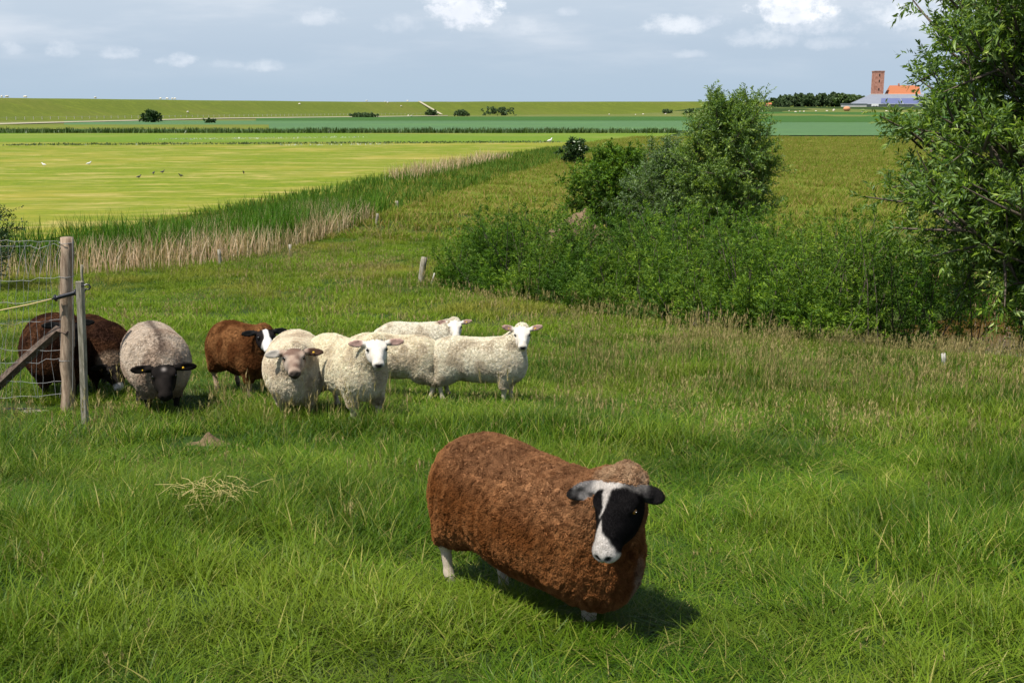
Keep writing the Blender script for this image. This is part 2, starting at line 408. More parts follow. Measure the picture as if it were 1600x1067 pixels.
def tuft(n, rad, hlo, hhi, wd, mat, seed, seg=3, lean=.35, straw=0, seeds=0, seedlen=.05):
    rs = np.random.default_rng(seed); a = rs.random(n) * 2 * np.pi; r = rad * np.sqrt(rs.random(n))
    base = np.stack([r * np.cos(a), r * np.sin(a), 0 * a - .015], -1)
    h = hlo + (hhi - hlo) * rs.random(n) ** 1.3; w_ = wd * rs.uniform(.6, 1.2, n)
    az = a + rs.normal(0, 1.2, n)
    V, F, tip, m = blades(n, base, h, w_, np.abs(rs.normal(lean, .25, n)), np.abs(rs.normal(.45, .35, n)), rs, seg, az)
    rv = np.repeat(np.clip(rs.normal(.45, .22, n), 0, 1), m)
    k = rs.random(n) < straw; rv[np.repeat(k, m)] = .97
    mats = [mat]; mi = np.zeros(len(F), int)
    if seeds:
        a = rs.random(seeds) * 2 * np.pi; r = rad * np.sqrt(rs.random(seeds)); h = hhi * rs.uniform(1.05, 1.75, seeds)
        base = np.stack([r * np.cos(a), r * np.sin(a), 0 * a], -1); az = rs.random(seeds) * 6.28; ln = np.abs(rs.normal(.15, .1, seeds)); cv = np.abs(rs.normal(.1, .08, seeds))
        st_ = np.random.default_rng(seed + 5)
        V2, F2, _, m2 = blades(seeds, base, h, np.full(seeds, max(.0018, wd * .35)), ln, cv, st_, 3, az)
        F2 = F2 + len(V); V = np.r_[V, V2]; rv = np.r_[rv, np.full(len(V2), .35)]; F = np.r_[F, F2]; mi = np.r_[mi, np.ones(len(F2), int)]
        # panicle: several short awns round the top
        tips = V2.reshape(seeds, m2, 3)[:, -1]; q = 7
        bb = np.repeat(tips, q, 0) - np.stack([0 * np.zeros(seeds * q), np.zeros(seeds * q), rs.random(seeds * q) * seedlen * 1.6], -1)
        V3, F3, _, m3 = blades(seeds * q, bb, np.full(seeds * q, seedlen) * rs.uniform(.5, 1, seeds * q), np.full(seeds * q, max(.004, wd * .8)), rs.uniform(.2, .6, seeds * q), np.zeros(seeds * q), rs, 2)
        F3 = F3 + len(V); V = np.r_[V, V3]; rv = np.r_[rv, np.repeat(rs.uniform(.3, 1, seeds * q), m3)]; F = np.r_[F, F3]; mi = np.r_[mi, np.ones(len(F3), int)]
        mats = [mat, m_seed]
    me = mesh_np('tuft', V, F, 4, mats, {'rnd': rv}); me.polygons.foreach_set('material_index', mi.astype(np.int32)); me.update()
    return me

def scatter(name, metas, P, vi, rot, scl, label, cat='grass'):
    """one stuff object whose geometry nodes place the tuft meshes on points"""
    coll = bpy.data.collections.new(name + ' tufts')
    for i, me in enumerate(metas):
        o = bpy.data.objects.new('%s_%02d' % (name, i), me); coll.objects.link(o)
    me = bpy.data.meshes.new(name); me.vertices.add(len(P)); me.vertices.foreach_set('co', np.ascontiguousarray(P, np.float32).ravel())
    a = me.attributes.new('vi', 'INT', 'POINT'); a.data.foreach_set('value', vi.astype(np.int32))
    a = me.attributes.new('rot', 'FLOAT_VECTOR', 'POINT'); a.data.foreach_set('vector', np.ascontiguousarray(rot, np.float32).ravel())
    a = me.attributes.new('scl', 'FLOAT_VECTOR', 'POINT'); a.data.foreach_set('vector', np.ascontiguousarray(scl, np.float32).ravel())
    me.update(); o = obj(name, me)
    ng = bpy.data.node_groups.new(name, 'GeometryNodeTree')
    ng.interface.new_socket('Geometry', in_out='INPUT', socket_type='NodeSocketGeometry')
    ng.interface.new_socket('Geometry', in_out='OUTPUT', socket_type='NodeSocketGeometry')
    gi = ng.nodes.new('NodeGroupInput'); go = ng.nodes.new('NodeGroupOutput')
    ci = ng.nodes.new('GeometryNodeCollectionInfo'); ci.inputs[0].default_value = coll; ci.inputs[1].default_value = True; ci.inputs[2].default_value = True
    ip = ng.nodes.new('GeometryNodeInstanceOnPoints'); ip.inputs['Pick Instance'].default_value = True
    def na(nm, dt):
        n = ng.nodes.new('GeometryNodeInputNamedAttribute'); n.data_type = dt; n.inputs[0].default_value = nm
        return [s_ for s_ in n.outputs if s_.enabled and s_.name == 'Attribute'][0]
    e2r = ng.nodes.new('FunctionNodeEulerToRotation')
    L = ng.links
    L.new(gi.outputs[0], ip.inputs['Points']); L.new(ci.outputs[0], ip.inputs['Instance'])
    L.new(na('vi', 'INT'), ip.inputs['Instance Index']); L.new(na('rot', 'FLOAT_VECTOR'), e2r.inputs[0]); L.new(e2r.outputs[0], ip.inputs['Rotation'])
    L.new(na('scl', 'FLOAT_VECTOR'), ip.inputs['Scale']); L.new(ip.outputs[0], go.inputs[0])
    md = o.modifiers.new('scatter', 'NODES'); md.node_group = ng
    tag(o, label, cat, kind='stuff'); return o

KEEP_OUT = []          # (x, y, r) circles without grass
FEDGE = np.array(field_edge)
def in_mown(x, y):
    q = np.interp(x, FEDGE[:, 0], FEDGE[:, 1]); return (y > q) & (x < FEDGE[-1, 0]) & (y < 228)
def pick(y0, y1, dens, margin=1.6, fade=.15):
    """random ground points in the wedge in front of the viewer"""
    hw = .5 * y1 + margin; n = int(dens * 2 * hw * (y1 - y0)); x = rng.uniform(-hw, hw, n); y = rng.uniform(y0, y1, n)
    ok = np.abs(x) < .5 * y + margin
    s, t = st(x, y)
    ok &= ~((s > .15) & (t > 3) & (s < 11)) & ~((s > .4) & (t > -.2) & (s < 4.5))
    for cx_, cy_, r_ in KEEP_OUT: ok &= (x - cx_) ** 2 + (y - cy_) ** 2 > (r_ * (.75 + .5 * rng.random(n))) ** 2
    x, y = x[ok], y[ok]; return x, y
def place(x, y, nvar, hn=(.65, 1.4), seedp=None, nseed=0, sc=1.0):
    z = terrain(x, y); e = .1
    sx = (terrain(x + e, y) - z) / e; sy = (terrain(x, y + e) - z) / e
    n = len(x); vi = rng.integers(0, nvar, n)
    hs = n2d(x, y, .8, 5) * .6 + n2d(x, y, 2.6, 6) * .4
    hs = hn[0] + (hn[1] - hn[0]) * smooth(hs, .2, .8)
    if seedp is not None:
        sel = rng.random(n) < seedp; vi[sel] = nvar + rng.integers(0, nseed, sel.sum())
    u = rng.uniform(.85, 1.15, n) * sc
    rot = np.stack([np.arctan(sy) * .7 + rng.normal(0, .06, n), -np.arctan(sx) * .7 + rng.normal(0, .06, n), 0 * x], -1)
    # yaw applied through euler z after small tilts
    rot[:, 2] = rng.random(n) * 6.283
    rot[:, :2] *= .4
    return np.stack([x, y, z], -1), vi, rot, np.stack([u, u, u * hs], -1)
g_stone = g(36, 640); KEEP_OUT.append((g_stone[0], g_stone[1], .34)); 
g_dung = g(325, 694); KEEP_OUT.append((g_dung[0], g_dung[1], .20))

def seedy(x, y):
    """where flowering grass stands: towards the bank on the right"""
    s, t = st(x, y)
    a = smooth(n2d(x, y, .35, 9), .35, .7); b = np.exp(-((s + 1.0) / 1.6) ** 2)
    rightside = smooth(x, 0, 3) * smooth(y, 6, 9)
    return np.clip(.04 + .35 * a * (.25 + .75 * rightside) + .3 * b, 0, .6)
x, y = pick(1.5, 7.5, 80, 4.2)
fp = g(905, 974); x = np.r_[x, fp[0] + rng.normal(0, .20, 110)]; y = np.r_[y, fp[1] + rng.normal(0, .06, 110)]
near_t = [tuft(135, .14, .04, .155, .0046, m_blade, 10 + i, 4, straw=.05, lean=.5) for i in range(4)] + [tuft(60, .14, .05, .155, .0085, m_blade, 16 + i, 4, straw=.03, lean=.7) for i in range(2)] + [tuft(40, .13, .03, .085, .012, m_blade, 19, 4, lean=1.1)] + [tuft(95, .14, .05, .16, .0046, m_blade, 30 + i, 4, straw=.10, seeds=4, seedlen=.025) for i in range(3)]
P, vi, ro, sc = place(x, y, 7, (.45, 1.5), seedy(x, y) * .35, 3)
scatter('lawn_grass', near_t, P, vi, ro, sc, 'long lush green pasture grass in the foreground around the brown sheep')
x, y = pick(7.5, 18, 42, 4.0)
mid_t = [tuft(55, .15, .07, .17, .0075, m_blade, 50 + i, 3, straw=.04) for i in range(5)] + [tuft(40, .15, .10, .2, .0075, m_blade, 60 + i, 3, straw=.07, seeds=8, seedlen=.05) for i in range(3)]
P, vi, ro, sc = place(x, y, 5, (.55, 1.35), seedy(x, y) * .8, 3)
scatter('pasture_grass', mid_t, P, vi, ro, sc, 'pasture grass with brownish seed heads around the flock of sheep')
x, y = pick(18, 42, 13, 5)
k = ~in_mown(x, y); x, y = x[k], y[k]
far_t = [tuft(60, .3, .06, .15, .015, m_blade_pale, 70 + i, 2, straw=.04) for i in range(4)] + [tuft(50, .3, .10, .22, .015, m_blade_pale, 80 + i, 2, straw=.1, seeds=10, seedlen=.07) for i in range(2)]
P, vi, ro, sc = place(x, y, 4, (.5, 1.3), seedy(x, y) * .6, 2)
scatter('short_grass', far_t, P, vi, ro, sc, 'shorter grazed grass behind the flock up to the reeds and shrubs')
x, y = pick(40, 195, 1.3, 6)
k = ~in_mown(x, y); x, y = x[k], y[k]
mead_t = [tuft(70, .8, .15, .42, .045, m_meadow_blade, 90 + i, 2, straw=.15) for i in range(4)]
P, vi, ro, sc = place(x, y, 4, (.6, 1.3))
scatter('meadow_grass', mead_t, P, vi, ro, sc, 'tall olive and rust coloured meadow grass beyond the willow shrubs')

# ------------------------------------------------------------------ reeds along the ditch
m_reed_dry = leafy('dry_reed', [(0, (.40, .26, .15)), (.5, (.56, .40, .26)), (1, (.70, .56, .40))], trans=.3, rough=.7, patch=.4, pat=(.4, 0), spec=.1)
m_reed_green = leafy('green_reed', [(0, (.035, .115, .006)), (.5, (.07, .18, .010)), (1, (.15, .25, .025))], trans=.3, rough=.5, patch=.35, pat=(.2, 0), spec=.12)
def reedbed(name, path, width, dens, hlo, hhi, wd, mat, label, seed, lean=.12, prob=None, seg=3, cat='reeds', back=0):
    rs = np.random.default_rng(seed); pl = np.array(path, float); Ls = np.linalg.norm(np.diff(pl, axis=0), axis=1); L = np.r_[0, np.cumsum(Ls)]
    n = int(L[-1] * width * dens); q = rs.random(n) * L[-1]; x = np.interp(q, L, pl[:, 0]); y = np.interp(q, L, pl[:, 1])
    i = np.clip(np.searchsorted(L, q) - 1, 0, len(Ls) - 1); T = np.diff(pl, axis=0)[i] / Ls[i][:, None]; N = np.stack([-T[:, 1], T[:, 0]], -1)
    off = rs.random(n) * width + back; x = x + N[:, 0] * off; y = y + N[:, 1] * off
    nz = n2d(x, y, .9, seed)
    keep = rs.random(n) < np.clip(.35 + nz, 0, 1)
    if prob is not None: keep &= rs.random(n) < np.interp(q / L[-1], prob[0], prob[1])
    x, y, q, nz = x[keep], y[keep], q[keep], nz[keep]; n = len(x)
    h = (hlo + (hhi - hlo) * rs.random(n)) * (.75 + .5 * nz)
    V, F, tip, m = blades(n, np.stack([x, y, terrain(x, y) - .05], -1), h, wd * rs.uniform(.6, 1.2, n), np.abs(rs.normal(lean, lean, n)), np.abs(rs.normal(.15, .15, n)), rs, seg)
    rv = np.repeat(np.clip(rs.normal(.5, .25, n), 0, 1), m)
    o = obj(name, mesh_np(name, V, F, 4, mat, {'rnd': rv})); return tag(o, label, cat, kind='stuff')
edge_front = gp((-60, 445), (60, 438), (150, 432), (260, 424), (360, 410), (450, 392), (530, 368), (590, 342))
reedbed('dry_reeds', edge_front, 3.2, 100, .62, 1.08, .026, m_reed_dry, 'belt of dry straw coloured reeds in front of the green reeds', 3, prob=([0, .25, .38, .95, 1], [.25, .5, 1, 1, .7]))
edge_mid = [(a + .2, b + 3.0) for a, b in edge_front]
reedbed('green_reeds', edge_mid, 4.0, 80, .95, 1.40, .036, m_reed_green, 'dense dark green reeds behind the dry reed belt', 4, prob=([0, .12, .6, .68, .8, 1], [.5, 1, 1, .8, .55, .7]))
edge_far = gp((575, 345), (640, 325), (720, 300), (800, 275), (880, 252), (960, 235))
reedbed('ditch_reeds', edge_far, 8.0, 20, .35, .75, .07, leafy('ditch_reed', [(0, (.05, .12, .012)), (.5, (.08, .16, .018)), (1, (.15, .20, .035))], trans=.3, rough=.6, patch=.15, pat=(.35, 0), spec=.1), 'green reeds lining the ditch further back towards the white flowering bush', 5, seg=2)
edge_dry2 = gp((690, 285), (760, 266), (830, 250))
reedbed('faded_reeds', edge_dry2, 3.0, 10, .8, 1.2, .06, m_reed_dry, 'thin patch of pale dry reeds on the far stretch of the ditch', 6, seg=2, back=1.5)
# dark reed line across the plain
reedbed('reed_line', [(-210, 226), tuple(atY(1060, 226)[:2])], 5.0, 13, .6, 1.25, .5, leafy('reed_line', [(0, (.06, .11, .025)), (1, (.11, .17, .04))], trans=.2, patch=.05), 'dark thin line of reeds crossing the plain behind the mown field', 8, seg=1)
m_white = leafy('cow_parsley', [(0, (.55, .58, .45)), (1, (.75, .76, .66))], trans=.2)
m_greyg = leafy('strip_herbs', [(0, (.09, .13, .04)), (1, (.17, .21, .08))], trans=.2, patch=.05)
reedbed('herb_strip', [tuple(g(0, 229)[:2]), tuple(g(880, 224)[:2])], 6.0, 7, .15, .38, .5, m_greyg, 'grey green strip of tall herbs across the mown field', 9, seg=1)
reedbed('white_flowers', gp((250, 220), (420, 218), (580, 216)), 6.0, 3.0, .15, .32, .5, m_white, 'pale band of white flowering herbs on the far field strip', 10, seg=1, cat='flowers')
reedbed('white_flowers', gp((440, 229), (620, 227)), 3.5, 3.0, .15, .3, .5, m_white, 'smaller band of white flowering herbs nearer in the field', 11, seg=1, cat='flowers')
# tall weeds and dead stems behind the shrubs at the pond
pond_edge = [tuple(EDGE0 + EDGED * tt + EDGEN * 10.8) for tt in (16, 12, 8, 4)]
reedbed('pond_reeds', pond_edge, 2.0, 90, .8, 1.7, .03, m_reed_green, 'rank green reeds on the far bank of the brown pond', 12, lean=.25)
m_rust = leafy('rust_reed', [(0, (.16, .09, .05)), (1, (.33, .20, .11))], trans=.2, patch=.4)
reedbed('rusty_reeds', pond_edge, 1.6, 40, .9, 1.5, .025, m_rust, 'rust brown dead stems on the far bank of the pond', 13, lean=.3)

# ------------------------------------------------------------------ woody plants
m_bark, t = new_mat('bark')
nz_ = t.noise(t.mapping(pos(t), scale=(1, 1, .2)), 22, 5, .7)
finish(t, principled(t, t.mix(nz_, (.05, .04, .03), (.16, .13, .10)), .9, .1, bump(t, nz_, .6, .02)).outputs[0])
def leaves_mesh(P, D, L, W, rv, rs, fold=.25):
    """P base points, D unit directions, L lengths, W widths -> rhombic leaves"""
    n = len(P); up = rs.normal(0, 1, (n, 3)); S = np.cross(D, up); S /= np.linalg.norm(S, axis=1)[:, None] + 1e-9; N = np.cross(S, D)
    tip = P + D * L[:, None] + np.array([0, 0, -1.0]) * (L * .12)[:, None]; mid = P + D * (L * .45)[:, None] + N * (L * fold * .2)[:, None]
    V = np.stack([P, mid - S * (W / 2)[:, None], tip, mid + S * (W / 2)[:, None]], 1).reshape(-1, 3)
    b = np.arange(n) * 4; F = np.stack([b, b + 1, b + 2, b + 3], -1)
    return V, F, np.repeat(rv, 4)
def twig_leaves(tw0, twd, tl, nleaf, L, W, rs, spread=.75, tone=None):
    """tw0 (n,3) starts, twd unit directions, tl lengths"""
    n = len(tw0); u = np.tile((np.arange(nleaf) + .5) / nleaf, n) ; i = np.repeat(np.arange(n), nleaf)
    droop = np.array([0, 0, -1.0])
    P = tw0[i] + twd[i] * (tl[i] * u)[:, None] + droop * (tl[i] * .18 * u ** 2)[:, None]
    r = rs.normal(0, 1, (len(i), 3)); r -= twd[i] * (r * twd[i]).sum(1)[:, None]; r /= np.linalg.norm(r, axis=1)[:, None]
    D = twd[i] * .75 + r * spread; D /= np.linalg.norm(D, axis=1)[:, None]
    rv = np.clip(rs.normal(.42, .2, len(i)) + .3 * (u - .5) + (tone[i] if tone is not None else 0), 0, 1)
    return leaves_mesh(P, D, L * rs.uniform(.6, 1.2, len(i)), W * rs.uniform(.7, 1.2, len(i)), rv, rs)

WIL = [(0, (.05, .11, .006)), (.4, (.13, .215, .014)), (.75, (.24, .33, .034)), (1, (.42, .50, .14))]
m_willow = leafy('willow_leaf', WIL, back=(.17, .26, .11), trans=.3, rough=.42, patch=.9, spec=.22, pat=(.3, 0))
m_thick = leafy('shrub_leaf', [(0, (.040, .11, .004)), (.4, (.105, .205, .008)), (.75, (.20, .31, .020)), (1, (.29, .40, .05))], back=(.11, .20, .05), trans=.33, rough=.5, patch=.8, spec=.12, pat=(.05, 0))
m_elder = leafy('dark_leaf', [(0, (.020, .055, .012)), (.5, (.04, .085, .02)), (1, (.08, .14, .035))], trans=.25, rough=.5, patch=.3)
m_wood = leafy('wood_leaf', [(0, (.08, .13, .06)), (.5, (.13, .19, .09)), (1, (.20, .26, .14))], trans=.25, rough=.7, patch=.06, spec=.1)
m_grey_wil = leafy('grey_willow_leaf', [(0, (.05, .11, .012)), (.5, (.10, .18, .022)), (1, (.20, .29, .06))], back=(.2, .26, .16), trans=.3, rough=.5, patch=.5)

def tree(name, base, height, rx, ry, zlow, n_limb, n_sub, n_twig, nleaf, L, W, mat, seed, label, cat, lean=(0, 0), trunk_r=.09, group=None, twl=(.25, .5), stems=1, shape=1.0, top=.35, sprigs=0):
    """tapered trunk(s), limbs and twigs inside an uneven envelope"""
    rs = np.random.default_rng(seed); base = np.array(base, float); root = empty(name, tuple(base)); tag(root, label, cat, group)
    mb = MB(); tw0 = []; twd = []; tone = []
    axis_top = np.array([lean[0], lean[1], height * .9])
    for s_ in range(stems):
        off = np.array([rs.normal(0, .12), rs.normal(0, .12), -.1]) * (stems > 1) + np.array([0, 0, -.1])
        tt = axis_top * rs.uniform(.8, 1) + rs.normal(0, .12 * rx, 3) * (stems > 1)
        pts = [off + (tt - off) * u + np.array([rs.normal(0, .05), rs.normal(0, .05), 0]) * (u > 0) for u in np.linspace(0, 1, 8)]
        mb.tube(pts, [trunk_r * (1 - .88 * u) for u in np.linspace(0, 1, 8)], 7, bump=.15)
    for i in range(n_limb):
        hf = zlow + (1 - zlow) * ((i + rs.random()) / n_limb) ** .9
        a = i * 2.399 + rs.normal(0, .3)
        env = (math.sin(math.pi * min(max((hf - zlow * .6) / (1 - zlow * .6), 0), 1) ** (.75 * shape)) ** .6 * (1 - .0 * hf)) + .1
        env *= rs.uniform(.72, 1.12)
        start = axis_top * min(hf * .8, .97) * .92
        end = np.array([math.cos(a) * rx * env, math.sin(a) * ry * env, 0]) + axis_top * min(hf * .8, .97) + np.array([0, 0, height * (top * .35 + rs.random() * .08)])
        end[2] = min(end[2], height * rs.uniform(.9, 1.02))
        pts = [start + (end - start) * u + np.array([0, 0, math.sin(u * 3.14) * .06 * height * (rs.random() - .2)]) + rs.normal(0, .03, 3) * (u > 0) for u in np.linspace(0, 1, 6)]
        ll = np.linalg.norm(end - start)
        mb.tube(pts, [trunk_r * .24 * (1 - .85 * u) for u in np.linspace(0, 1, 6)], 5, cap=False)
        pa_ = np.array([np.array(p) for p in pts])
        for j in range(n_sub):
            u = .18 + .82 * (j + rs.random()) / n_sub; p0 = np.array([np.interp(u, np.linspace(0, 1, 6), pa_[:, c_]) for c_ in range(3)])
            d = rs.normal(0, 1, 3) + np.array([0, 0, .5]) + (end - start) / ll * .9; d /= np.linalg.norm(d)
            sl_ = ll * rs.uniform(.18, .38) + .12; p1 = p0 + d * sl_
            mb.tube([p0, (p0 + p1) / 2 + rs.normal(0, .02, 3), p1], [trunk_r * .16, trunk_r * .11, trunk_r * .05], 4, cap=False)
            tn = rs.normal(0, .13)
            for q in range(n_twig):
                uu = rs.random() ** .7; b_ = p0 + (p1 - p0) * uu; d2 = d * .7 + rs.normal(0, .6, 3) + np.array([0, 0, top]); tw0.append(b_); twd.append(d2 / np.linalg.norm(d2)); tone.append(tn)
    for q in range(sprigs):   # long upright shoots breaking the outline
        a = rs.random() * 6.28; r = rs.random() ** .5
        p = np.array([math.cos(a) * rx * r * .7, math.sin(a) * ry * r * .7, 0]) + axis_top * rs.uniform(.75, .98); p[2] = min(p[2], height * .9)
        d = np.array([rs.normal(0, .18), rs.normal(0, .18), 1]); d /= np.linalg.norm(d); ln = rs.uniform(.35, .7) * min(1.2, height * .2)
        mb.tube([p, p + d * ln], [trunk_r * .1, trunk_r * .03], 4, cap=False)
        for e in range(7):
            d2 = d + rs.normal(0, .25, 3); tw0.append(p + d * ln * e / 8); twd.append(d2 / np.linalg.norm(d2)); tone.append(.1)
    tw0 = np.array(tw0); twd = np.array(twd); tl = rs.uniform(twl[0], twl[1], len(tw0))
    V, F, rv = twig_leaves(tw0, twd, tl, nleaf, L, W, rs, tone=np.array(tone))
    mb.build('trunk', m_bark, root, True)
    obj('crown', mesh_np('crown', V, F, 4, mat, {'rnd': rv}), root)
    return root

# willow thicket along the ditch: one unbroken mass of upright leafy stems
rs = np.random.default_rng(21)
n = 1000; t_ = rs.uniform(-.6, 14.5, n); s_ = .35 + rs.random(n) ** .8 * 3.0
s_[t_ < 1] *= .6
keep_ = (t_ < 11.9) | (rs.random(n) < .12)
t_, s_ = t_[keep_], s_[keep_]; nl_ = 230; t_ = np.r_[t_, rs.uniform(-.2, 12, nl_)]; s_ = np.r_[s_, rs.uniform(-.35, .35, nl_)]; n = len(t_)
bx_, by_ = (EDGE0[None] + EDGED[None] * t_[:, None] + EDGEN[None] * s_[:, None]).T
bz = terrain(bx_, by_)
hh = np.interp(t_, [-.3, 1, 4, 8, 11, 13, 16], [1.5, 2.0, 2.0, 2.0, 2.1, 1.7, .6]) * rs.uniform(.72, 1.08, n) * (.56 + .46 * smooth(n2d(t_, s_, .75, 3), .15, .85)) 
topz = np.interp(t_, [-.3, 1, 4, 8, 11, 13, 16], [2.2, 2.75, 2.8, 3.15, 3.2, 2.6, 2.0])
hh[-nl_:] *= rs.uniform(.25, .6, nl_) * (n2d(t_[-nl_:], s_[-nl_:], .9, 8) > .35)
hh = np.maximum(hh, 0.12) + np.clip(s_ - 1.3, 0, 2) * .0
mb = MB(); tw0 = []; twd = []; tone = []; tls = []
for i in range(n):
    b = np.array([bx_[i], by_[i], bz[i] - .05]); ln = rs.normal(0, .30, 2); h = hh[i] + max(0, float(terrain(*(EDGE0 + EDGED * t_[i]))) - bz[i]) * .9
    tip = b + np.array([ln[0] * h, ln[1] * h, h]); mid = (b + tip) / 2 + rs.normal(0, .04, 3)
    if i % 2 == 0: mb.tube([b, mid, tip], [.014, .009, .003], 4, cap=False)
    tn = rs.normal(0, .12) + 1.1 * (float(n2d(t_[i], s_[i], 1.1, 12)) - .5)
    k_ = 15
    for q in range(k_):
        u = .08 + .92 * (q + rs.random()) / k_; p = b * (1 - u) + tip * u if u > .5 else b + (tip - b) * u
        a = rs.random() * 6.28; el = rs.uniform(.2, 1.1) + u * .3
        d = np.array([math.cos(a) * math.cos(el), math.sin(a) * math.cos(el), math.sin(el)]); tw0.append(p); twd.append(d); tone.append(tn); tls.append(rs.uniform(.18, .42) * (1.1 - .4 * u))
V, F, rv = twig_leaves(np.array(tw0), np.array(twd), np.array(tls), 17, .088, .021, rs, tone=np.array(tone))
V2 = np.array([tuple(v) for v in mb.v]); F2 = np.array(mb.f) + len(V)
me = mesh_np('willow_thicket', np.r_[V, V2], np.r_[F, F2], 4, [m_thick, m_bark], {'rnd': np.r_[rv, np.zeros(len(V2))]})
mi = np.zeros(len(F) + len(F2), np.int32); mi[len(F):] = 1; me.polygons.foreach_set('material_index', mi); me.update()
tag(obj('willow_thicket', me), 'long low thicket of bright green willow shrubs along the ditch', 'shrubs', kind='stuff')

# large willow at the right edge
c = g(1625, 560); 
tree('willow_tree', (8.65, 16.6, float(terrain(8.65, 16.6))), 9.6, 2.5, 2.3, .12, 140, 13, 12, 15, .12, .033, m_willow, 31, 'large leafy willow tree at the right edge beside the pond', 'tree', trunk_r=.16, stems=3, sprigs=26, twl=(.25, .5), top=.35)
# middle group
def on(px, y): 
    p = atY(px, y); return (p[0], p[1], p[2])
tree('willow_tree', on(1128, 34), 5.2, 1.22, 1.15, .02, 40, 11, 10, 15, .11, .034, m_willow, 41, 'tallest bushy willow in the middle with two pointed leafy tips', 'tree', trunk_r=.09, stems=4, sprigs=12, shape=1.1, lean=(.1, 0))
tree('willow_bush', on(1048, 36), 3.5, 1.4, 1.2, .01, 26, 10, 9, 15, .11, .032, m_grey_wil, 42, 'grey green willow bush left of the tallest middle willow', 'bush', trunk_r=.06, stems=4, sprigs=8)
tree('round_bush', on(962, 40), 3.3, 1.75, 1.3, .01, 28, 10, 9, 13, .12, .055, m_thick, 43, 'rounded bright green bush at the left end of the middle trees', 'bush', trunk_r=.06, stems=4, sprigs=4, group=None)
tree('elder_bush', on(899, 100), 2.1, 1.0, .9, .02, 14, 6, 6, 8, .22, .12, m_elder, 44, 'small dark bush dotted with white flowers by the end of the reeds', 'bush', trunk_r=.06, stems=3)
fl = MB()
rs = np.random.default_rng(5); e_ = np.array(on(899, 100))
V = []; 
for q in range(26):
    a = rs.random() * 6.28; el = rs.uniform(-.1, 1.2); p = np.array([math.cos(a) * math.cos(el) * 1.0, math.sin(a) * math.cos(el) * .95, 1.15 + .95 * math.sin(el)])
    fl = MB(); q_ = np.array([rs.normal(0, .3), rs.normal(0, .3), 1]); fl.tube([p, p + q_ * .05], [.11, .05], 6); fl.build('flower_head', m_white, bpy.data.objects['elder_bush'])
tree('lone_bush', tuple(g(237, 192)), 4.3, 3.2, 2.5, .05, 18, 6, 6, 7, .7, .35, m_elder, 45, 'lone dark bush beside the track at the foot of the dyke', 'bush', trunk_r=.15, stems=3)
tree('small_bush', tuple(g(328, 193)), 1.3, 1.8, 1.2, .05, 8, 5, 5, 6, .5, .3, m_elder, 46, 'tiny low bush right of the lone dark bush by the track', 'bush', trunk_r=.08, stems=2)
tree('corner_bush', tuple(g(-22, 450)), 2.1, .8, .8, .02, 16, 6, 7, 12, .07, .03, m_elder, 47, 'dark shrub cut by the left edge behind the wire fence', 'bush', trunk_r=.04, stems=4)
for q, (px, py, h_, rx_) in enumerate([(778, 181, 5.5, 11), (862, 178, 6, 8), (880, 178, 8, 6), (908, 178, 6, 8), (942, 178, 3, 4), (674, 181, 3.5, 3.5), (721, 182, 3.5, 4), (568, 184, 1.5, 6), (1042, 178, 3, 4), (1080, 178, 3, 5)]):
    lb = ['widest flat dark bush below the right part of the dyke', 'left one of three dark bushes standing close together before the dyke', 'middle and tallest of three dark bushes standing close together before the dyke',
          'right one of three dark bushes standing close together before the dyke', 'small dark bush right of the row of three before the dyke', 'small dot of a bush below the path up the dyke',
          'small bush between the dyke path and the widest dark bush', 'low flat scrub on the verge left of the dyke path', 'low bush on the verge left of the middle willow tips', 'low bush on the verge hidden close behind the middle willow tips'][q]
    tree('far_bush', tuple(g(px, py)), h_, rx_, rx_ * .6, .02, 14, 5, 5, 6, 1.3, .8, m_wood, 50 + q, lb, 'bush', trunk_r=.2, stems=2, group='bushes below the dyke')
# wood beside the farm
labs = ['leftmost low tree of the distant wood beside the farm', 'second tree from the left in the distant wood', 'third tree from the left in the distant wood', 'middle tree of the distant wood beside the farm', 'fifth tree from the left in the distant wood',
        'tallest tree of the distant wood, right of its middle', 'seventh tree from the left in the distant wood', 'grey green tree near the right end of the distant wood', 'rightmost tree of the distant wood, next to the solar roof']
for q, (px, h_) in enumerate([(1212, 8), (1230, 12), (1248, 14), (1266, 13.5), (1283, 13.5), (1305, 15), (1318, 13), (1332, 12.5), (1346, 11)]):
    p = atY(px, 1030 + (q % 3) * 12); tree('distant_tree', tuple(p), h_, 8.5, 8, .02, 18, 6, 6, 7, 1.9, 1.3, m_wood if q not in (6, 7) else m_grey_wil, 70 + q, labs[q], 'tree', trunk_r=.35, group='trees of the distant wood', top=.1)

# mound of dug earth behind the thicket
m_dirt, t = new_mat('dug_earth'); nn_ = t.noise(pos(t), 9, 5, .7)
finish(t, principled(t, t.mix(nn_, (.09, .06, .035), (.26, .18, .11)), .95, .05, bump(t, nn_, .9, .05)).outputs[0])
def mound(name, p, rx, ry, h, mat, seed, n=40):
    u = np.linspace(-1, 1, n); A, B = np.meshgrid(u, u, indexing='ij'); r = np.sqrt(A ** 2 + B ** 2)
    x = p[0] + A * rx; y = p[1] + B * ry; nz = n2d(x, y, 3.5 / max(rx, .3), seed) * .7 + n2d(x, y, 9 / max(rx, .3), seed + 1) * .3
    z = terrain(x, y) - .04 + np.clip(1 - r, 0, 1) ** .6 * h * (.25 + 1.3 * nz) - (r > 1) * .1
    i = np.arange(n * n).reshape(n, n); f = np.stack([i[:-1, :-1], i[1:, :-1], i[1:, 1:], i[:-1, 1:]], -1).reshape(-1, 4)
    return obj(name, mesh_np(name, np.stack([x, y, z], -1).reshape(-1, 3), f, 4, mat, smooth_=True))
pm = atY(895, 36)
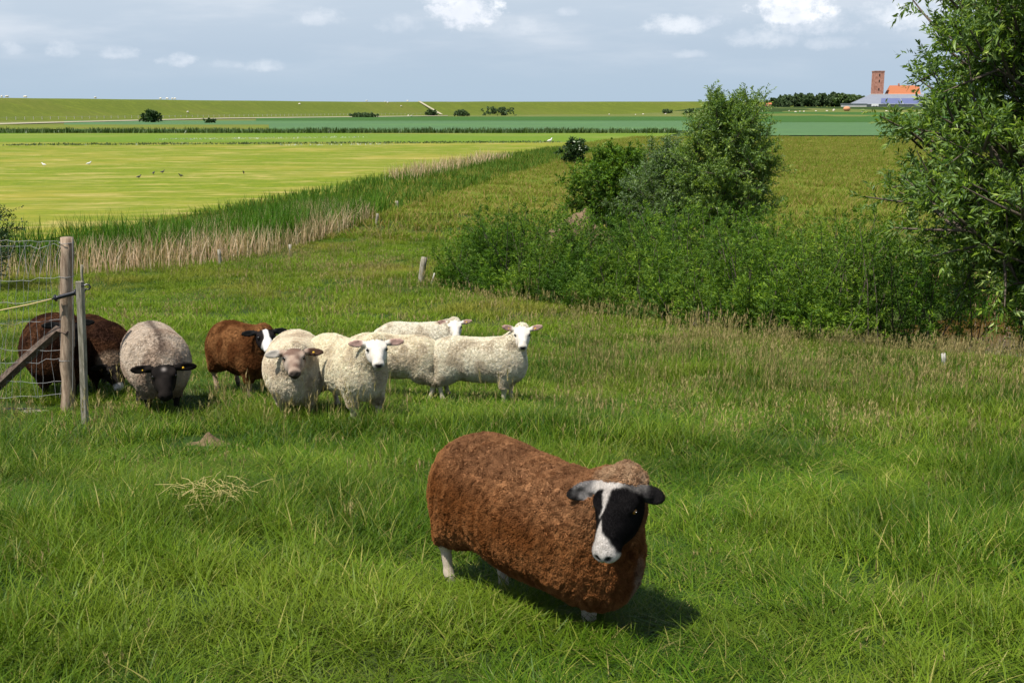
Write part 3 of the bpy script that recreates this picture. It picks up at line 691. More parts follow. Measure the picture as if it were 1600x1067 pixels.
tag(mound('earth_mound', (pm[0], pm[1]), 1.7, 1.2, 1.25, m_dirt, 4), 'low mound of brown dug earth behind the willow thicket', 'mound')
tag(mound('dung', (g_dung[0], g_dung[1]), .20, .13, .10, m_dirt, 9, 24), 'small dark clod of earth lying in the near grass', 'clod')
m_stone, t = new_mat('bare_stone'); nn_ = t.noise(pos(t), 14, 5, .7)
finish(t, principled(t, t.mix(nn_, (.13, .115, .08), (.33, .29, .23)), .9, .1, bump(t, nn_, .8, .02)).outputs[0])
tag(mound('flat_stone', (g_stone[0], g_stone[1]),   .40, .24, .07, m_stone, 14), 'bare pale stony patch at the foot of the fence', 'stone')
# cut straw lying in the grass
gs = g(335, 795); rs = np.random.default_rng(77); mb = MB()
for q in range(75):
    a = rs.random() * 6.28; r = .22 * rs.random() ** .6; p = np.array([gs[0] + r * math.cos(a), gs[1] + r * math.sin(a)]); d = rs.random() * 6.28; L_ = rs.uniform(.05, .2)
    z0 = float(terrain(*p)) + rs.uniform(.06, .13)
    mb.tube([(p[0], p[1], z0), (p[0] + math.cos(d) * L_ / 2, p[1] + math.sin(d) * L_ / 2, z0 + .02), (p[0] + math.cos(d) * L_, p[1] + math.sin(d) * L_, z0 + rs.uniform(-.03, .03))], .0018, 4)
m_straw, t = new_mat('straw'); finish(t, principled(t, t.mix(t.noise(pos(t), 30), (.28, .25, .07), (.52, .42, .18)), .7, .2).outputs[0])
tag(mb.build('cut_straw', m_straw), 'loose heap of pale cut stalks lying in the near left grass', 'straw', kind='stuff')

# ------------------------------------------------------------------ sheep
def smin(a, b, k):
    h = np.maximum(k - np.abs(a - b), 0) / k; return np.minimum(a, b) - h * h * k * .25
def smax(a, b, k): return -smin(-a, -b, k)
def ell(P, c, r, M=None):
    q = P - np.asarray(c, np.float32)
    if M is not None: q = q @ M.astype(np.float32)
    r = np.asarray(r, np.float32); k0 = np.linalg.norm(q / r, axis=-1); k1 = np.linalg.norm(q / (r * r), axis=-1) + 1e-6
    return k0 * (k0 - 1) / k1
def cone(P, a, b, ra, rb):
    a = np.asarray(a, np.float32); b = np.asarray(b, np.float32); ba = b - a
    t = np.clip(((P - a) @ ba) / float(ba @ ba), 0, 1)
    return np.linalg.norm(P - a - t[..., None] * ba, axis=-1) - (ra + (rb - ra) * t)
def rotm(yaw, pitch, roll=0):
    """columns: forward, left, up of a frame turned by yaw (about z), nose down by pitch, roll about forward"""
    return np.array(Euler((roll, pitch, yaw), 'XYZ').to_matrix())

class Sheep:
    def __init__(s, poll=(.60, 0, .80), hyaw=0, hpitch=32, hroll=0, L=1.0, Wd=1.0, Hd=1.0, legs=None, neck=1.0, head=1.1, ear=(20, 10), legk=1.0, chest=1.0, belly=0, tail=True, earlen=(1.0, 1.0), legwool=.25, fuzz=0, cz=.46, hw=1.17, hx=.95, ncap=.098, sweep=(0, 0)):
        s.__dict__.update(locals()); s.poll = np.array(poll, float); s.M = rotm(R(hyaw), R(hpitch), R(hroll))
        s.legs = legs or dict(fl=(.36, .13, 0), fr=(.34, -.13, 0), rl=(-.42, .14, 0), rr=(-.40, -.14, 0))
    def hl(s, P):  # to head local
        return (P - s.poll.astype(np.float32)) @ s.M.astype(np.float32) / s.head / np.array([s.hx, s.hw, 1.0], np.float32)
    def head_world(s, p): return s.poll + s.M @ (np.array(p, float) * s.head * np.array([s.hx, s.hw, 1.0]))
    def wool(s, P):
        L, Wd, Hd = s.L, s.Wd, s.Hd
        d = ell(P, (-.30 * L, 0, .53), (.30 * L, .255 * Wd, .265 * Hd))
        d = smin(d, ell(P, (.02, 0, .53 - .02 * Wd), (.44 * L, .285 * Wd, .285 * Hd)), .10)
        d = smin(d, ell(P, (.28 * L, 0, .54), (.25 * L, .250 * Wd, .27 * Hd)), .10)
        d = smin(d, ell(P, (.42 * L, 0, s.cz), (.16 * L * s.chest, .18 * Wd, .20 * Hd)), .10)
        if s.belly: d = smin(d, ell(P, (.05, 0, .42), (.40 * L, .22 * Wd, .20 + s.belly)), .08)
        for k_, side in (('rl', 1), ('rr', -1)):
            d = smin(d, ell(P, (-.36 * L, side * .13 * Wd, .42), (.165, .105, .20)), .07)
            x, y, dz = s.legs[k_]; d = smin(d, cone(P, (-.37 * L, side * .13 * Wd, .38), (x - .055, y, .25), .105, .058), .05)
        for k_, side in (('fl', 1), ('fr', -1)):
            x, y, dz = s.legs[k_]; d = smin(d, cone(P, (.34 * L, side * .13 * Wd, .42), (x, y, s.legwool + dz), .105, .055), .05)
        nb = np.array([.36 * L, 0, .56]); ne = s.head_world((-.035, 0, -.035))
        mid = (nb + ne) / 2 + np.array([0, 0, .02])
        d = smin(d, cone(P, nb, mid, .20 * s.neck, .150 * s.neck), .09)
        d = smin(d, cone(P, mid, ne, .150 * s.neck, s.ncap * s.neck), .05)
        if s.tail: d = smin(d, cone(P, (-.56 * L, 0, .62), (-.62 * L, 0, .46), .05, .035), .05)
        return d
    def legsd(s, P):
        d = np.full(P.shape[:-1], 9, np.float32)
        for k_ in ('rl', 'rr'):
            x, y, dz = s.legs[k_]
            a = (x - .06, y, .29 + dz); b = (x - .045, y, .21 + dz); c = (x - .01, y, .07 + dz); e = (x + .02, y, .015 + dz)
            d = smin(d, cone(P, a, b, .045 * s.legk, .031 * s.legk), .02); d = smin(d, cone(P, b, c, .031 * s.legk, .023 * s.legk), .02); d = smin(d, cone(P, c, e, .026 * s.legk, .032 * s.legk), .015)
        for k_ in ('fl', 'fr'):
            x, y, dz = s.legs[k_]
            a = (x, y, .32 + dz); b = (x + .005, y, .20 + dz); c = (x, y, .07 + dz); e = (x + .025, y, .015 + dz)
            d = smin(d, cone(P, a, b, .045 * s.legk, .033 * s.legk), .02); d = smin(d, cone(P, b, c, .031 * s.legk, .024 * s.legk), .02); d = smin(d, cone(P, c, e, .026 * s.legk, .032 * s.legk), .015)
        return d
    def headd(s, P):
        q = s.hl(P)
        d = ell(q, (.03, 0, -.028), (.085, .070, .070))
        d = smin(d, cone(q, (.06, 0, -.03), (.205, 0, -.040), .060, .038), .03)
        d = smin(d, ell(q, (.12, 0, -.005), (.115, .036, .036)), .03)
        d = smin(d, ell(q, (.075, .030, -.075), (.085, .036, .050)), .03); d = smin(d, ell(q, (.075, -.030, -.075), (.085, .036, .050)), .03)
        d = smin(d, cone(q, (.10, 0, -.085), (.205, 0, -.072), .036, .022), .03)
        d = smin(d, ell(q, (.232, 0, -.036), (.036, .042, .037)), .02)
        d = smin(d, ell(q, (.222, 0, -.074), (.030, .028, .017)), .008)
        for sd in (1, -1):
            d = smin(d, ell(q, (.062, sd * .052, .012), (.032, .020, .018)), .02)     # brow
            d = smax(d, -ell(q, (.080, sd * .074, -.004), (.017, .014, .013)), .010)   # socket
            d = smax(d, -ell(q, (.262, sd * .018, -.024), (.012, .009, .008)), .006)   # nostril
            d = smax(d, -ell(q, (.245, sd * .030, -.064), (.022, .014, .0035)), .006)
        d = smax(d, -ell(q, (.265, 0, -.048), (.010, .0035, .014)), .006)
        return d * s.head
    def eard(s, P):
        q = s.hl(P); d = np.full(P.shape[:-1], 9, np.float32)
        for i, sd in enumerate((1, -1)):
            drop = s.ear[i]
            a = R(drop); M = np.array([[1, 0, 0], [0, math.cos(a), sd * math.sin(a)], [0, -sd * math.sin(a), math.cos(a)]])  # columns for q@M
            base = np.array([.004, sd * .058, -.002]); qq = (q - base.astype(np.float32)) @ M.astype(np.float32)
            l = s.earlen[i]; qq = qq.copy(); qq[..., 0] -= s.sweep[i] * np.abs(qq[..., 1])
            tilt = R(52); Mt = np.array([[math.cos(tilt), 0, math.sin(tilt)], [0, 1, 0], [-math.sin(tilt), 0, math.cos(tilt)]])
            e = ell(qq, (-.004, sd * .068 * l, 0), (.034, .072 * l, .012), Mt)
            cut = ell(qq + 0, (.0065, sd * .070 * l, .0105), (.025, .058 * l, .011), Mt)
            e = smax(e, -cut, .006)
            e = smin(e, cone(qq, (0, 0, 0), (0, sd * .035, 0), .020, .015), .012)
            d = np.minimum(d, e)
        return d * s.head
    def build(s, h):
        lo = np.array([-.75 * s.L - .05, -.42, -.03]); hi = np.array([.75 * s.L + .05, .42, .95])
        for p in ((.30, 0, 0), (.27, 0, -.11), (0, .24, 0), (0, -.24, 0), (0, .2, -.15), (0, -.2, -.15), (-.1, 0, .05)):
            q = s.head_world(p); lo = np.minimum(lo, q - .06); hi = np.maximum(hi, q + .06)
        ax = [np.arange(lo[k], hi[k], h, dtype=np.float32) for k in range(3)]; sh = tuple(len(a) for a in ax)
        G = np.stack(np.meshgrid(*ax, indexing='ij'), -1)
        F = s.wool(G)
        LG = s.legsd(G); 
        F = smin(F, LG, .03)
        c = s.head_world((.1, 0, -.03)); hb = [slice(max(int((c[k] - .34 - lo[k]) / h), 0), int((c[k] + .34 - lo[k]) / h)) for k in range(3)]
        sub = G[hb[0], hb[1], hb[2]]; Fs = F[hb[0], hb[1], hb[2]]
        Fs = smin(Fs, s.headd(sub), .022 ); Fs = smin(Fs, s.eard(sub), .010); F[hb[0], hb[1], hb[2]] = Fs
        # surface nets
        S = F < 0
        c8 = np.stack([S[i:sh[0] - 1 + i, j:sh[1] - 1 + j, k:sh[2] - 1 + k] for i in (0, 1) for j in (0, 1) for k in (0, 1)])
        act = c8.any(0) & ~c8.all(0); I = np.argwhere(act); cid = -np.ones(act.shape, np.int64); cid[act] = np.arange(len(I))
        acc = np.zeros((len(I), 3)); cnt = np.zeros(len(I))
        for axis in range(3):
            o = [k for k in range(3) if k != axis]
            for u in (0, 1):
                for v in (0, 1):
                    a = I.copy(); a[:, o[0]] += u; a[:, o[1]] += v; b = a.copy(); b[:, axis] += 1
                    fa = F[a[:, 0], a[:, 1], a[:, 2]]; fb = F[b[:, 0], b[:, 1], b[:, 2]]; m = (fa < 0) != (fb < 0)
                    t = np.where(m, fa / np.where(m, fa - fb, 1), 0); p = a.astype(float); p[:, axis] += t
                    acc[m] += p[m]; cnt[m] += 1
        V = lo + acc / cnt[:, None] * h
        faces = []
        for axis in range(3):
            o = [(axis + 1) % 3, (axis + 2) % 3]
            sl0 = [slice(None)] * 3; sl1 = [slice(None)] * 3; sl0[axis] = slice(0, -1); sl1[axis] = slice(1, None)
            cr = S[tuple(sl0)] != S[tuple(sl1)]; E = np.argwhere(cr)
            E = E[(E[:, o[0]] > 0) & (E[:, o[1]] > 0) & (E[:, o[0]] < sh[o[0]] - 1) & (E[:, o[1]] < sh[o[1]] - 1)]
            def cell(du, dv):
                q = E.copy(); q[:, o[0]] += du; q[:, o[1]] += dv; return cid[q[:, 0], q[:, 1], q[:, 2]]
            q = np.stack([cell(-1, -1), cell(0, -1), cell(0, 0), cell(-1, 0)], -1); ins = S[E[:, 0], E[:, 1], E[:, 2]]
            q[~ins] = q[~ins][:, ::-1]; faces.append(q)
        Fc = np.concatenate(faces); return V.astype(np.float32), Fc

def face_normals(V, F):
    a = V[F[:, 2]] - V[F[:, 0]]; b = V[F[:, 3]] - V[F[:, 1]]; n = np.cross(a, b); ar = np.linalg.norm(n, axis=1) / 2; return n / (2 * ar[:, None] + 1e-12), ar
def vert_normals(V, F):
    fn, ar = face_normals(V, F); N = np.zeros_like(V)
    for k_ in range(4): np.add.at(N, F[:, k_], fn * ar[:, None])
    return N / (np.linalg.norm(N, axis=1)[:, None] + 1e-12)

def skin_mat(name, rough, sheen):
    m, t = new_mat(name); c = t.attr('Col', 'Color'); tcn = t.node('ShaderNodeTexCoord').outputs['Object']
    nz = t.noise(tcn, 60, 4, .6); c = t.mix(.8, c, t.mix(nz, (.55, .55, .55), (1.25, 1.25, 1.25)), 'MULTIPLY')
    finish(t, principled(t, c, rough, sheen, bump(t, t.noise(tcn, 160, 3, .7), .5, .004)).outputs[0]); return m
m_skin = skin_mat('sheep_skin', .8, .05)
m_fleece, t = new_mat('fleece'); c_ = t.attr('Col', 'Color')
p_ = principled(t, c_, .9, .08); tr_ = t.node('ShaderNodeBsdfTranslucent'); t.l.new(c_, tr_.inputs[0]); mx = t.node('ShaderNodeMixShader'); mx.inputs[0].default_value = .40
t.l.new(p_.outputs[0], mx.inputs[1]); t.l.new(tr_.outputs[0], mx.inputs[2]); finish(t, mx.outputs[0])
def plain(name, col, rough=.5, spec=.4, nscale=None, col2=None):
    m, t = new_mat(name)
    c = t.mix(t.noise(t.node('ShaderNodeTexCoord').outputs['Object'], nscale, 4), col, col2) if nscale else col
    finish(t, principled(t, c, rough, spec).outputs[0]); return m
m_eye_dark = plain('dark_eye', (.012, .010, .008), .12, .6)
m_eye_amber = plain('amber_eye', (.26, .11, .015), .15, .5)
m_tag = plain('yellow_ear_tag', (.60, .36, .015), .5, .3)

def ico(c, r, n=10, sq=(1, 1, 1)):
    mb = MB(); b = len(mb.v)
    for i in range(1, n):
        for j in range(2 * n):
            a = math.pi * i / n; e = math.pi * j / n; mb.v.append(Vector((c[0] + r * sq[0] * math.sin(a) * math.cos(e), c[1] + r * sq[1] * math.sin(a) * math.sin(e), c[2] + r * sq[2] * math.cos(a))))
    for i in range(n - 2):
        for j in range(2 * n):
            j2 = (j + 1) % (2 * n); mb.f.append((i * 2 * n + j, (i + 1) * 2 * n + j, (i + 1) * 2 * n + j2, i * 2 * n + j2))
    mb.f.append(tuple(range(2 * n))); mb.f.append(tuple(reversed([(n - 2) * 2 * n + j for j in range(2 * n)]))); return mb

def make_sheep(P, loc, heading, scale, h, fleece, woolcol, facecol, legcol, label, seed, strands, slen, swid, eye=m_eye_dark, tags=(), disp=.004, pitch=0, roll=0, name='sheep', group='the flock of sheep in the pasture'):
    """woolcol / facecol: functions (body point, head-local point) -> rgb"""
    rs = np.random.default_rng(seed); V, F = P.build(h)
    N = vert_normals(V, F)
    Wd_, Ld, Hd_, Ed = P.wool(V), P.legsd(V), P.headd(V), P.eard(V)
    wl = (Wd_ < Ld - .004) & (Wd_ < Hd_ - .002) & (Wd_ < Ed)
    ql = P.hl(V)
    nz = vnoise(V, 55, seed) * .5 + vnoise(V, 26, seed + 1) * .5
    V = V + N * ((nz - .45) * disp * 2.2 * wl)[:, None]
    col = np.zeros((len(V), 3)); wc = woolcol(V, ql); fc = facecol(V, ql); lc = np.array(legcol)
    isleg = (Ld < Hd_) & (Ld < Ed)
    col[:] = fc; col[isleg & ~wl] = lc if lc.ndim == 1 else lc
    low = isleg & ~wl & (V[:, 2] < .045); col[low] = col[low] * .25 + .02
    col[wl] = wc[wl] * .8
    body = obj(name, mesh_np(name, V, F, 4, m_skin, smooth_=True, col=np.clip(col, .004, 1)))
    body.location = loc; body.rotation_euler = (roll, pitch, heading); body.scale = (scale,) * 3
    tag(body, label, 'sheep', group)
    # wool locks
    fn, ar = face_normals(V, F); fw = wl[F].mean(1) * ar; fw[fw < .5 * ar] = 0; pr = fw / fw.sum(); k = rs.choice(len(F), strands, p=pr)
    u, v = rs.random(strands), rs.random(strands)
    B = (V[F[k, 0]] * ((1 - u) * (1 - v))[:, None] + V[F[k, 1]] * (u * (1 - v))[:, None] + V[F[k, 2]] * (u * v)[:, None] + V[F[k, 3]] * ((1 - u) * v)[:, None])
    n = N[F[k, 0]]
    cl = np.stack([vnoise(B, 48, seed + 11 + q) - .5 for q in range(3)], -1)
    hq = P.hl(B)
    d = n * .8 + cl * 1.7 * fleece + rs.normal(0, .22, B.shape) + np.array([-.15, 0, -.25]) * fleece
    d /= np.linalg.norm(d, axis=1)[:, None]
    ln = slen * rs.uniform(.6, 1.1, strands) * (.75 + .5 * vnoise(B, 40, seed + 4))
    ln *= 1 - .55 * parting(B) * fleece
    sd = np.cross(d, rs.normal(0, 1, B.shape)); sd /= np.linalg.norm(sd, axis=1)[:, None]; tt = np.cross(d, sd)
    d2 = d + sd * rs.normal(0, .5, strands)[:, None] + cl * 1.2; d2 /= np.linalg.norm(d2, axis=1)[:, None]
    C = [B - n * .004, B + d * (ln * .5)[:, None], B + d * (ln * .5)[:, None] + d2 * (ln * .5)[:, None]]; Rr = [swid, swid * .85, swid * .25]
    rings = []
    for c, r in zip(C, Rr):
        for q in range(3):
            a = q * 2.094; rings.append(c + (sd * math.cos(a) + tt * math.sin(a)) * r)
    SV = np.stack(rings, 1).reshape(-1, 3); b = np.arange(strands) * 9
    SF = np.concatenate([np.stack([b + lv * 3 + q, b + lv * 3 + (q + 1) % 3, b + lv * 3 + 3 + (q + 1) % 3, b + lv * 3 + 3 + q], -1) for lv in (0, 1) for q in range(3)])
    sc_ = woolcol(B, hq) * np.clip(rs.normal(1, .09, strands), .7, 1.3)[:, None]
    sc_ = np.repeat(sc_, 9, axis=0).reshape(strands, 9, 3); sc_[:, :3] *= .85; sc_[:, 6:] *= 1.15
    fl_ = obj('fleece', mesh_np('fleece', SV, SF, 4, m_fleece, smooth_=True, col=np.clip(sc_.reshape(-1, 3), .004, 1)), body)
    if P.fuzz:      # short hair on the bare face and ears
        hf = (Hd_ < Wd_) | (Ed < Wd_); hf &= ~wl; fw2 = hf[F].min(1) * ar; k2 = rs.choice(len(F), P.fuzz, p=fw2 / fw2.sum()); u, v = rs.random(P.fuzz), rs.random(P.fuzz)
        B2 = V[F[k2, 0]] * ((1 - u) * (1 - v))[:, None] + V[F[k2, 1]] * (u * (1 - v))[:, None] + V[F[k2, 2]] * (u * v)[:, None] + V[F[k2, 3]] * ((1 - u) * v)[:, None]
        q2 = P.hl(B2); near_eye = ((q2[:, 0] - .079) ** 2 + (np.abs(q2[:, 1]) - .0635) ** 2 + (q2[:, 2] + .002) ** 2) < .014 ** 2; far_n = q2[:, 0] > .262
        B2, k2 = B2[~near_eye & ~far_n], k2[~near_eye & ~far_n]; m_ = len(B2); n2_ = N[F[k2, 0]]; d = n2_ * .45 - P.M[:, 0][None] * .8 + rs.normal(0, .22, B2.shape); d /= np.linalg.norm(d, axis=1)[:, None]
        sd = np.cross(d, n2_); sd /= np.linalg.norm(sd, axis=1)[:, None] + 1e-9; l_ = .0075 * rs.uniform(.6, 1.3, m_)[:, None]
        FV = np.stack([B2 - sd * .0006, B2 + sd * .0006, B2 + d * l_ + sd * .0002, B2 + d * l_ - sd * .0002], 1).reshape(-1, 3)
        fc2 = np.repeat(facecol(B2, P.hl(B2)) * rs.uniform(.8, 1.35, m_)[:, None], 4, axis=0)
        obj('face_hair', mesh_np('face_hair', FV, np.arange(m_ * 4).reshape(-1, 4), 4, m_fleece, col=np.clip(fc2, .003, 1)), body)
    # eyes
    for sdn in (1, -1):
        e = P.head_world((.079, sdn * .0625, -.002)); eb = ico((0, 0, 0), (.0115 if h < .009 else .0155) * P.head, 8).build('eye', eye, body, True); eb.location = e
        if h < .009:
            pu = ico((0, 0, 0), .0048 * P.head, 6, (1.4, 1, .7)).build('pupil', m_eye_dark, eb, True); pu.location = Vector(P.M @ np.array([.003, sdn * .0090, .003]) * P.head); pu.rotation_euler = Matrix(P.M.tolist()).to_euler()
    for sdn in tags:
        dr = R(P.ear[0 if sdn == 1 else 1]); y_ = (.062 + rs.uniform(-.012, .012)) * P.earlen[0 if sdn == 1 else 1]
        q = P.head_world((-.005 + .020, sdn * (.058 + y_ * math.cos(dr)), -.005 - y_ * math.sin(dr) + .012))
        tb = MB().box((0, 0, 0), (.020, .020, .004)).tube([(0, 0, 0), (0, 0, .006)], .006, 8).build('ear_tag', m_tag, body); tb.location = q; tb.rotation_euler = (Matrix(P.M.tolist()) @ Matrix.Rotation(R(25), 3, 'Y')).to_euler()
        tb.scale = (.8 if sdn == 1 else .55,) * 3
    return body

def const(c):
    c = np.array(c, float); return lambda B, q: np.repeat(c[None], len(B), 0)
def lerp(a, b, m): return np.array(a)[None] * (1 - m[:, None]) + np.array(b)[None] * m[:, None]
def cream(tone=(.74, .62, .43), dirty=(.42, .33, .20), seed=1, belly=.38):
    def f(B, q):
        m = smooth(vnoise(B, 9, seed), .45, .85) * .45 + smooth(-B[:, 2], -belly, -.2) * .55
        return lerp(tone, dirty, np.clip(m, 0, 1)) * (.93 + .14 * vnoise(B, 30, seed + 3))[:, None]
    return f
def white_face(B, q):
    c = lerp((.60, .54, .45), (.72, .68, .61), vnoise(q, 25, 2))
    nose = np.exp(-((q[:, 0] - .262) / .016) ** 2 - ((q[:, 2] + .026) / .020) ** 2 - (q[:, 1] / .030) ** 2)
    mouth = smooth(q[:, 0], .20, .235) * np.exp(-((q[:, 2] + .063) / .005) ** 2)
    m = np.clip(nose * 1.6 + mouth, 0, 1); c = c * (1 - m[:, None]) + np.array([.03, .025, .025]) * m[:, None]
    ear = smooth(np.abs(q[:, 1]), .085, .105); inner = ear * smooth(q[:, 0] * .6 + q[:, 2], -.02, .005)
    c = c * (1 - (inner * .8)[:, None]) + np.array([.34, .17, .13]) * (inner * .8)[:, None]
    eye = np.exp(-((q[:, 0] - .08) ** 2 + (np.abs(q[:, 1]) - .062) ** 2 + (q[:, 2] + .002) ** 2) / .014 ** 2)
    return c * (1 - .75 * np.clip(eye, 0, 1))[:, None]
def black_face(B, q):
    c = lerp((.006, .005, .0045), (.020, .016, .014), vnoise(q, 30, 3)); return c


def parting(B):
    w_ = vnoise(B, 6, 31) * .9; a = vnoise(B * np.array([1, 1, .30]) + w_[:, None] * .08, 26, 33); b = vnoise(B * np.array([1, .6, .5]) + w_[:, None] * .1, 40, 35)
    return np.clip(smooth(1 - np.abs(2 * a - 1), .86, .98) + .6 * smooth(1 - np.abs(2 * b - 1), .88, .98), 0, 1)
# --- A: the brown ewe in the foreground
def brownA(B, q):
    c = lerp((.20, .072, .020), (.38, .165, .058), smooth(vnoise(B, 7, 3) * .6 + vnoise(B * np.array([2.4, 1, .5]), 16, 8) * .4, .3, .75))
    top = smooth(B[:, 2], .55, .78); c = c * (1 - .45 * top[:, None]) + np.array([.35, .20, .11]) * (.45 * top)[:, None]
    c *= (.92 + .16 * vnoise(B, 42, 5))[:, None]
    # pale ring of wool behind the head and pale patch on the chest
    dh = np.linalg.norm((q - np.array([-.07, 0, .01])) / np.array([.075, .12, .075]), axis=1); m = smooth(-dh, -1.2, -.7) * (.35 + .5 * vnoise(B, 30, 6))
    c = c * (1 - m[:, None]) + np.array([.52, .36, .22]) * m[:, None]
    dc = np.linalg.norm((B - np.array([.56, .06, .42])) / np.array([.12, .07, .13]), axis=1); m = smooth(-dc, -1.2, -.6) * (.35 + .6 * vnoise(B, 22, 3))
    c = c * (1 - m[:, None]) + np.array([.45, .36, .26]) * m[:, None]
    return c * (1 - .3 * parting(B)[:, None])
def faceA(B, q):
    wob = (vnoise(q, 28, 4) - .5) * .014 + (vnoise(q, 90, 5) - .5) * .012
    black = lerp((.005, .0045, .005), (.016, .014, .014), vnoise(q, 35, 3)); white = lerp((.50, .46, .42), (.62, .58, .54), vnoise(q, 30, 6))
    # white blaze: broad on the crown, a slanting band down towards the (sheep's) right eye, white muzzle
    crown = smooth(.030 - (q[:, 0] + wob + .25 * np.maximum(q[:, 1], 0)), -.004, .012)
    band = smooth(.019 - .10 * np.maximum(q[:, 0], 0) - np.abs(q[:, 1] + .026 + wob * .9), -.003, .008) * smooth(.135 - q[:, 0] + wob, 0, .02) * smooth(q[:, 2], -.05, -.02)
    muz = smooth(q[:, 0] + wob - (.185 + .9 * np.maximum(q[:, 1] + .005, 0)), -.004, .012)
    crown = crown * (1 - .75 * smooth(q[:, 1], .0, .035)); m = np.clip(crown + band + muz, 0, 1)
    spike = smooth(.016 - np.abs(q[:, 1] + .022) - .25 * np.maximum(.19 - q[:, 0], 0), 0, .006) * smooth(q[:, 0], .13, .15) * smooth(q[:, 2], -.06, -.02)
    m = np.clip(m + spike, 0, 1)
    ear = smooth(np.abs(q[:, 1]), .075, .10); inner = ear * smooth(q[:, 0] * .6 + q[:, 2], -.02, .01)
    earc = lerp((.018, .016, .016), (.30, .28, .27), inner * (q[:, 1] < 0) * smooth(vnoise(q, 40, 9), .3, .6) * .7 + smooth(.100 - np.abs(q[:, 1]), 0, .03) * .6)
    c = black * (1 - m[:, None]) + white * m[:, None]; c = c * (1 - ear[:, None]) + earc * ear[:, None]
    nose = np.exp(-((np.abs(q[:, 1]) - .016) / .011) ** 2 - ((q[:, 2] + .024) / .011) ** 2) * smooth(q[:, 0], .235, .25)
    phil = np.exp(-(q[:, 1] / .004) ** 2) * smooth(q[:, 0], .25, .26) * smooth(-q[:, 2], .03, .04)
    mouth = smooth(q[:, 0], .195, .225) * np.exp(-((q[:, 2] + .063) / .004) ** 2)
    k = np.clip(nose * 1.5 + phil * .7 + mouth, 0, 1); c = c * (1 - k[:, None]) + np.array([.02, .018, .018]) * k[:, None]
    gr = smooth(q[:, 0], .19, .21) * smooth(-q[:, 2], .066, .072); return c * (1 - .6 * gr[:, None]) + np.array([.22, .30, .15]) * (.6 * gr)[:, None]
def look(loc, heading, off=0):
    """head yaw (deg, relative to the body) that turns the face to the viewer, plus off"""
    to = math.degrees(math.atan2(-loc[1], -loc[0])); return (to + off - heading + 180) % 360 - 180
def place_sheep(px, py, heading, sink=0): 
    p = g(px, py); return (p[0], p[1], p[2] - sink)

HA = -48
lA = place_sheep(822, 940, HA, .03)
SA = Sheep(poll=(.645, -.11, .90), hyaw=look(lA, HA, -20), hpitch=42, hroll=9, legwool=.37, fuzz=45000, cz=.43, L=1.10, Wd=1.08, Hd=1.04, head=1.15, hx=1.08, hw=1.22, ncap=.088, earlen=(.62, .84), sweep=(.1, .40), ear=(22, 6), chest=1.1, neck=1.08, belly=.0, legs=dict(fl=(.36, .12, -.07), fr=(.42, .0, -.07), rl=(-.20, .03, -.02), rr=(-.44, -.14, -.01)))
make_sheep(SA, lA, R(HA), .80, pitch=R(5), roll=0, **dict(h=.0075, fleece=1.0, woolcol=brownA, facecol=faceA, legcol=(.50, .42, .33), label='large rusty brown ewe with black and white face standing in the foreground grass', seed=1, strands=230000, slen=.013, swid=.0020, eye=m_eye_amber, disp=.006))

# --- J: white sheep side on, right of the flock
l = place_sheep(748, 628, -12); hd = -14
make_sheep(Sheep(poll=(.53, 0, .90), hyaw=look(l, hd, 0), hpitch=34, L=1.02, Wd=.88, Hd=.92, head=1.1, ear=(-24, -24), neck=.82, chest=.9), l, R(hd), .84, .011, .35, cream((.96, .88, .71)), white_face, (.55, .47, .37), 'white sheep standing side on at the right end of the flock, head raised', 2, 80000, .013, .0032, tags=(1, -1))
# --- I: white sheep standing behind
l = place_sheep(652, 590, 0); hd = -10
make_sheep(Sheep(poll=(.55, 0, .80), hyaw=look(l, hd, 4), hpitch=30, L=1.0, Wd=.95, Hd=.95, head=1.1, ear=(-16, -16), neck=.9), l, R(hd), .86, .012, .35, cream((.96, .89, .74), seed=4), white_face, (.6, .5, .4), 'white sheep at the back of the flock, looking over the back of another', 3, 65000, .013, .0034, tags=(1,))
# --- H: white sheep with hidden head
l = place_sheep(622, 622, 0); hd = 172
make_sheep(Sheep(poll=(.56, 0, .62), hyaw=0, hpitch=60, L=.9, Wd=.95, Hd=.9, head=.95, ear=(20, 20)), l, R(hd), .84, .012, .35, cream((.95, .85, .66), seed=7), white_face, (.6, .5, .4), 'white sheep in the middle of the flock whose head is hidden behind its neighbour', 4, 65000, .013, .0034)
# --- G: white sheep with pink ears
l = place_sheep(541, 655, 0); hd = -52
make_sheep(Sheep(poll=(.58, .0, .83), hyaw=look(l, hd, 3), hpitch=30, L=.95, Wd=.88, Hd=.92, head=1.1, ear=(-3, -3), neck=.95, legs=dict(fl=(.40, .11, 0), fr=(.34, -.12, 0), rl=(-.42, .14, 0), rr=(-.40, -.14, 0))), l, R(hd), .90, .011, .4, cream((.95, .85, .65), seed=9), white_face, (.55, .46, .34), 'white sheep with spread pink ears, facing forward in the middle of the flock', 5, 80000, .013, .0032)
